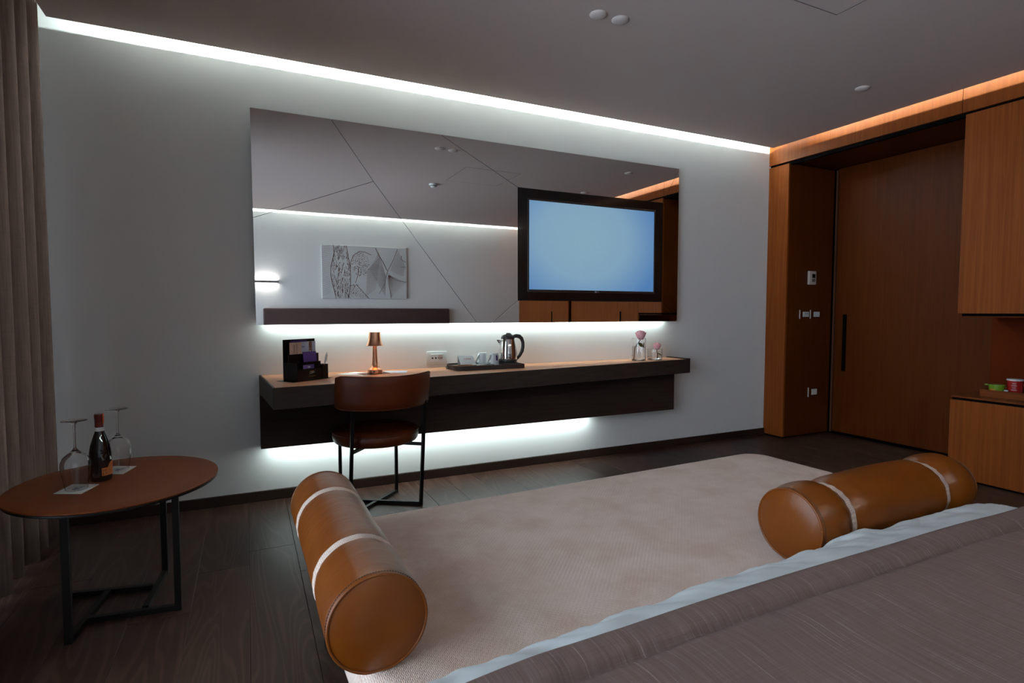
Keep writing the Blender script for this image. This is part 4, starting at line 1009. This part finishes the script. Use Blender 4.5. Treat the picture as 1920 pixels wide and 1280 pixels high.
def mug(x, y, ang, label, logo=True):
    e = empty('mug', (x, y, ZT), label, 'mug', 'upturned white mugs on the tray')
    obj('body', lathe(B(), [(.034, ZT), (.0365, ZT), (.0360, ZT + .012), (.0315, ZT + .060), (.0295, ZT + .074), (.026, ZT + .078), (0, ZT + .078)], x, y, 36), 'porcelain', e, smooth='auto')
    c, s = cos(ang), sin(ang)
    pts = [(x + r * c, y + r * s, ZT + z) for r, z in ((.030, .066), (.038, .052), (.050, .036), (.057, .026), (.056, .014), (.047, .008), (.036, .012))]
    obj('handle', tube(B(), pts, [.004, .0045, .0045, .0045, .0042, .004, .004], 8, flat=1.6), 'porcelain', e, smooth=True)
    if logo:
        def g(u, v):
            a = radians(-88 + u * 24); z = ZT + 0.030 + v * 0.034; r = 0.0352 - (z - ZT - .012) * 0.094 + 0.001
            return Vector((x + r * cos(a), y + r * sin(a), z))
        obj('purple_mark', grid(B(), 4, 3, g), 'purple', e)
mug(1.490, 3.405, radians(205), 'upturned white mug with a purple mark, right beside the kettle')
mug(1.435, 3.470, radians(200), 'upturned white mug standing behind the marked mug', logo=False)
def spoon(x, y, ang, label):
    e = empty('teaspoon', (x, y, ZT), label, 'spoon', 'teaspoons on the tray')
    c, s = cos(ang), sin(ang)
    def T(a, b, z): return Vector((x + a * c - b * s, y + a * s + b * c, ZT + z))
    obj('handle', tube(B(), [T(.012, 0, .006), T(.04, 0, .009), T(.10, 0, .003)], [.0018, .0016, .003], 8), 'chrome', e, smooth=True)
    def g(u, v):
        th = 2 * pi * u; r = v; return T(-.008 + .019 * r * cos(th), .0125 * r * sin(th), .002 + .0055 * r * r)
    obj('spoon_bowl', grid(B(), 20, 6, g, closeu=True), 'chrome', e, smooth=True, mods=[solid(0.0006)])
spoon(1.345, 3.350, radians(8), 'teaspoon nearer the front edge of the dark tray'); spoon(1.375, 3.375, radians(-4), 'teaspoon lying just behind the front one')
tc_ = empty('tent_card', (1.345, 3.46, ZT), 'small folded white card with red lettering at the back of the tray', 'card')
bm = B(); v = [bm.verts.new(p) for p in ((1.268, 3.435, ZT), (1.372, 3.425, ZT), (1.362, 3.463, ZT + .062), (1.258, 3.473, ZT + .062), (1.268, 3.500, ZT), (1.372, 3.490, ZT))]
bm.faces.new((v[0], v[1], v[2], v[3])); bm.faces.new((v[3], v[2], v[5], v[4]))
obj('folded_sheet', bm, 'paper', tc_, mods=[solid(0.0008)])
text('RAVIN', 0.017, frame((1.318, 3.4475, ZT + .040), (1.0, -0.096, 0), (-0.06, 0.55, 0.85)), 'ink_red', tc_)
def sachet(x, y, a, z, label):
    bm = B(); box(bm, -.05, .05, -.009, .009, 0, .005, bev=.002)
    xf(bm, Matrix.Translation((x, y, z)) @ Matrix.Rotation(a, 4, 'Z')); tag(obj('sugar_sachet', bm, 'sachet', origin=(x, y, z)), label, 'sachet', 'bronze sachets on the tray')
lab3 = 'bronze foil stick sachet in the loose bundle at the left end of the tray'
for i, (x_, y_, a_, z_) in enumerate(((1.262, 3.345, -.35, 0), (1.270, 3.372, -.25, 0), (1.262, 3.398, -.12, 0), (1.290, 3.356, -.45, .0055), (1.275, 3.385, -.1, .0055))): sachet(x_, y_, a_, ZT + z_, lab3)
cd = B(); tube(cd, [(1.19, 3.50, ZD + .004), (1.178, 3.47, ZD + .004), (1.176, 3.44, ZD + .005), (1.179, 3.41, ZD + .004), (1.176, 3.44, ZD + .012), (1.180, 3.48, ZD + .013), (1.20, 3.545, ZD + .005)], .0035, 8)
tag(obj('power_cord', cd, 'kettle_black', origin=(1.19, 3.5, ZD), smooth=True), 'black kettle cord coiled at the left end of the tray', 'cord')

# vases with roses
def vase(x, y, r, h, wl_, label):
    e = empty('glass_vase', (x, y, ZD), label, 'vase', 'clear glass cylinder vases at the right end of the desk')
    t = 0.0025
    obj('glass', lathe(B(), [(0, ZD), (r - .003, ZD), (r, ZD + .003), (r, ZD + h - .001), (r - t / 2, ZD + h), (r - t, ZD + h - .001), (r - t, ZD + .010), (r - t - .003, ZD + .007), (0, ZD + .007)], x, y, 48), 'glass', e, smooth='auto')
    obj('water', lathe(B(), [(0, ZD + .0071), (r - t - .0035, ZD + .0071), (r - t - .0003, ZD + .0101), (r - t - .0003, ZD + wl_), (0, ZD + wl_)], x, y, 48), 'water', e, smooth='auto')
vase(2.712, 3.425, 0.053, 0.172, 0.108, 'taller clear glass vase with a pink rose, on the right part of the desk')
vase(2.880, 3.440, 0.058, 0.085, 0.062, 'shorter clear glass vase with a pink rose, at the right end of the desk')
def rose(x, y, z, stem, label, seed, s=1.0, leaves=()):
    e = empty('rose', (x, y, ZD + 0.012), label, 'rose', 'pink roses in the vases')
    rn = random.Random(seed); bm = B()
    def petal(R, H, az, open_, w):
        def f(u, v):
            a = az + (u - .5) * w; vv = v
            r = R * (0.48 + 0.58 * sin(pi * (0.02 + 0.66 * vv))) * (1 + open_ * vv ** 4) * (1 - 0.08 * (2 * u - 1) ** 2)
            zz = H * vv - (0.12 * H) * (2 * u - 1) ** 2 * vv - open_ * 0.25 * H * vv ** 4
            return Vector((x + r * cos(a), y + r * sin(a), z + zz))
        grid(bm, 8, 7, f)
    k = 0
    for R, H, n_, op, w in ((.005, .046, 3, 0, 2.9), (.0095, .0465, 3, .02, 2.7), (.0140, .0455, 4, .05, 2.3), (.0185, .0435, 5, .10, 2.0), (.0225, .040, 5, .26, 1.9)):
        for i in range(n_): k += 1; petal(R * s, H * s, 2 * pi * i / n_ + R * 130 + rn.uniform(-.15, .15), op + rn.uniform(-.04, .05), w)
    obj('bloom', bm, 'rose', e, smooth=True, mods=[solid(0.0007)])
    obj('stem', tube(B(), [(x, y, z + .004)] + list(stem), 0.0022 * s, 8), 'stem', e, smooth=True)
    cb = B()
    for i in range(5):
        a = 2 * pi * i / 5
        def f(u, v, a=a): w = 0.006 * sin(pi * min(.99, v)) * (2 * u - 1); r = (.004 + .016 * v) * s; return Vector((x + r * cos(a) - w * sin(a), y + r * sin(a) + w * cos(a), z + (.002 - .004 * v + .012 * v * v) * s))
        grid(cb, 3, 5, f)
    obj('calyx', cb, 'leaf', e, smooth=True)
    for (p0, p1, w) in leaves:
        p0 = Vector(p0); p1 = Vector(p1); d = p1 - p0; sd_ = d.cross(Vector((0, 1, 0.3))).normalized()
        def f(u, v): return p0 + d * v + sd_ * (w * sin(pi * v ** .8) * (2 * u - 1)) + Vector((0, -0.006 * sin(pi * v), 0.004 * abs(2 * u - 1)))
        obj('leaf', grid(B(), 5, 9, f), 'leaf', e, smooth=True)
rose(2.712, 3.405, ZD + .162, [(2.706, 3.408, ZD + .150), (2.690, 3.415, ZD + .130), (2.678, 3.425, ZD + .10), (2.676, 3.43, ZD + .012)], 'large pink rose leaning in the taller glass vase', 5, 1.5,
     leaves=[((2.695, 3.410, ZD + .135), (2.735, 3.405, ZD + .098), .013), ((2.735, 3.405, ZD + .100), (2.756, 3.42, ZD + .140), .008), ((2.700, 3.41, ZD + .145), (2.686, 3.40, ZD + .120), .007)])
rose(2.888, 3.425, ZD + .078, [(2.890, 3.428, ZD + .060), (2.893, 3.43, ZD + .035), (2.894, 3.435, ZD + .010)], 'smaller pink rose upright in the shorter glass vase', 9, 1.2,
     leaves=[((2.893, 3.43, ZD + .048), (2.912, 3.42, ZD + .030), .004)])

# ================================================================= SNACK TRAY in the niche
ZW = 0.5625
sn = empty('wooden_tray', (4.55, 1.72, ZW), 'shallow oak tray of snack tubs standing on the low cabinet in the niche', 'tray')
obj('bottom', bx(4.405, 4.70, 1.665, 1.980, ZW, ZW + 0.008), 'wood_h', sn)
for a in ((4.400, 4.409, 1.66, 1.985), (4.695, 4.704, 1.66, 1.985), (4.409, 4.695, 1.976, 1.985), (4.409, 4.695, 1.66, 1.669)):
    obj('side', bx(*a, ZW, ZW + 0.048, bev=0.001), 'wood_h', sn)
ZN = ZW + 0.0083
g1 = empty('snack_tub', (4.475, 1.925, ZN), 'green snack tub with peel-off lid, leftmost on the oak tray', 'tub')
obj('cup', lathe(B(), [(0, ZN), (.037, ZN), (.0385, ZN + .01), (.043, ZN + .068), (.041, ZN + .068), (0, ZN + .066)], 4.475, 1.925, 36), 'green_tub', g1, smooth='auto')
obj('lid', lathe(B(), [(0, ZN + .072), (.0455, ZN + .072), (.046, ZN + .070), (.0455, ZN + .0675), (.042, ZN + .067)], 4.475, 1.925, 36), 'green_lid', g1, smooth='auto')
obj('lid_tab', bx(4.455, 4.478, 1.962, 1.984, ZN + .063, ZN + .0725, bev=.002), 'green_lid', g1)
obj('paper_band', lathe(B(), [(.0388, ZN + .004), (.0400, ZN + .022)], 4.475, 1.925, 36), 'beige_plastic', g1, smooth=True)
def pat(u, v):
    a = radians(150 + u * 45); z = ZN + .022 + v * .022; r = .0405 + (z - ZN - .02) * .08; return Vector((4.475 + r * cos(a), 1.925 + r * sin(a), z))
obj('orange_picture', grid(B(), 6, 3, pat), 'orange_cap', g1)
r1 = empty('snack_tin', (4.525, 1.848, ZN), 'tall red snack tub with white lid on the oak tray', 'tub')
obj('cup', lathe(B(), [(0, ZN), (.036, ZN), (.037, ZN + .005), (.0405, ZN + .104), (0, ZN + .104)], 4.525, 1.848, 36), 'red_tub', r1, smooth='auto')
obj('lid', lathe(B(), [(.0405, ZN + .103), (.0440, ZN + .104), (.0442, ZN + .112), (.042, ZN + .1145), (0, ZN + .1145)], 4.525, 1.848, 36), 'white_plastic', r1, smooth='auto')
pr = B()
for k, (w0, w1) in enumerate(((.2, .8), (.1, .9), (.2, .75), (.1, .85))):
    z = ZN + .085 - k * .014
    for m_ in range(6):
        if m_ / 6 < w0 - .1 or m_ / 6 > w1: continue
        a = radians(175 + m_ * 7); r = .0378 + (z - ZN) * .034 + .0006
        q = [Vector((4.525 + r * cos(aa), 1.848 + r * sin(aa), zz)) for aa, zz in ((a, z), (a + radians(5), z), (a + radians(5), z + .0035), (a, z + .0035))]
        pr.faces.new([pr.verts.new(p) for p in q])
obj('label_print', pr, 'paper', r1)
j1 = empty('small_jar', (4.462, 1.868, ZN), 'tiny white-capped jar between the green and red tubs', 'jar')
obj('body', lathe(B(), [(0, ZN), (.0105, ZN), (.0105, ZN + .030), (0, ZN + .030)], 4.462, 1.868, 20), 'orange_cap', j1, smooth='auto')
obj('cap', lathe(B(), [(.0115, ZN + .0302), (.0115, ZN + .043), (0, ZN + .043)], 4.462, 1.868, 20), 'white_plastic', j1, smooth='auto')
p1 = empty('snack_tub', (4.56, 1.765, ZN), 'salmon-coloured snack tub right of the red one, cut by the picture edge', 'tub')
obj('cup', lathe(B(), [(0, ZN), (.034, ZN), (.0395, ZN + .082), (0, ZN + .082)], 4.56, 1.765, 36), 'salmon_tub', p1, smooth='auto')
obj('rim', lathe(B(), [(.0395, ZN + .081), (.0425, ZN + .082), (.0425, ZN + .086), (0, ZN + .087)], 4.56, 1.765, 36), 'orange_label', p1, smooth='auto')
obj('white_band', lathe(B(), [(.0346, ZN + .005), (.0368, ZN + .038)], 4.56, 1.765, 36), 'paper', p1, smooth=True)
bm = B(); box(bm, 4.425, 4.52, 1.70, 1.785, ZN, ZN + .005); tag(obj('napkin', bm, 'paper', origin=(4.47, 1.74, ZN)), 'white paper napkin lying at the front of the oak tray', 'napkin')
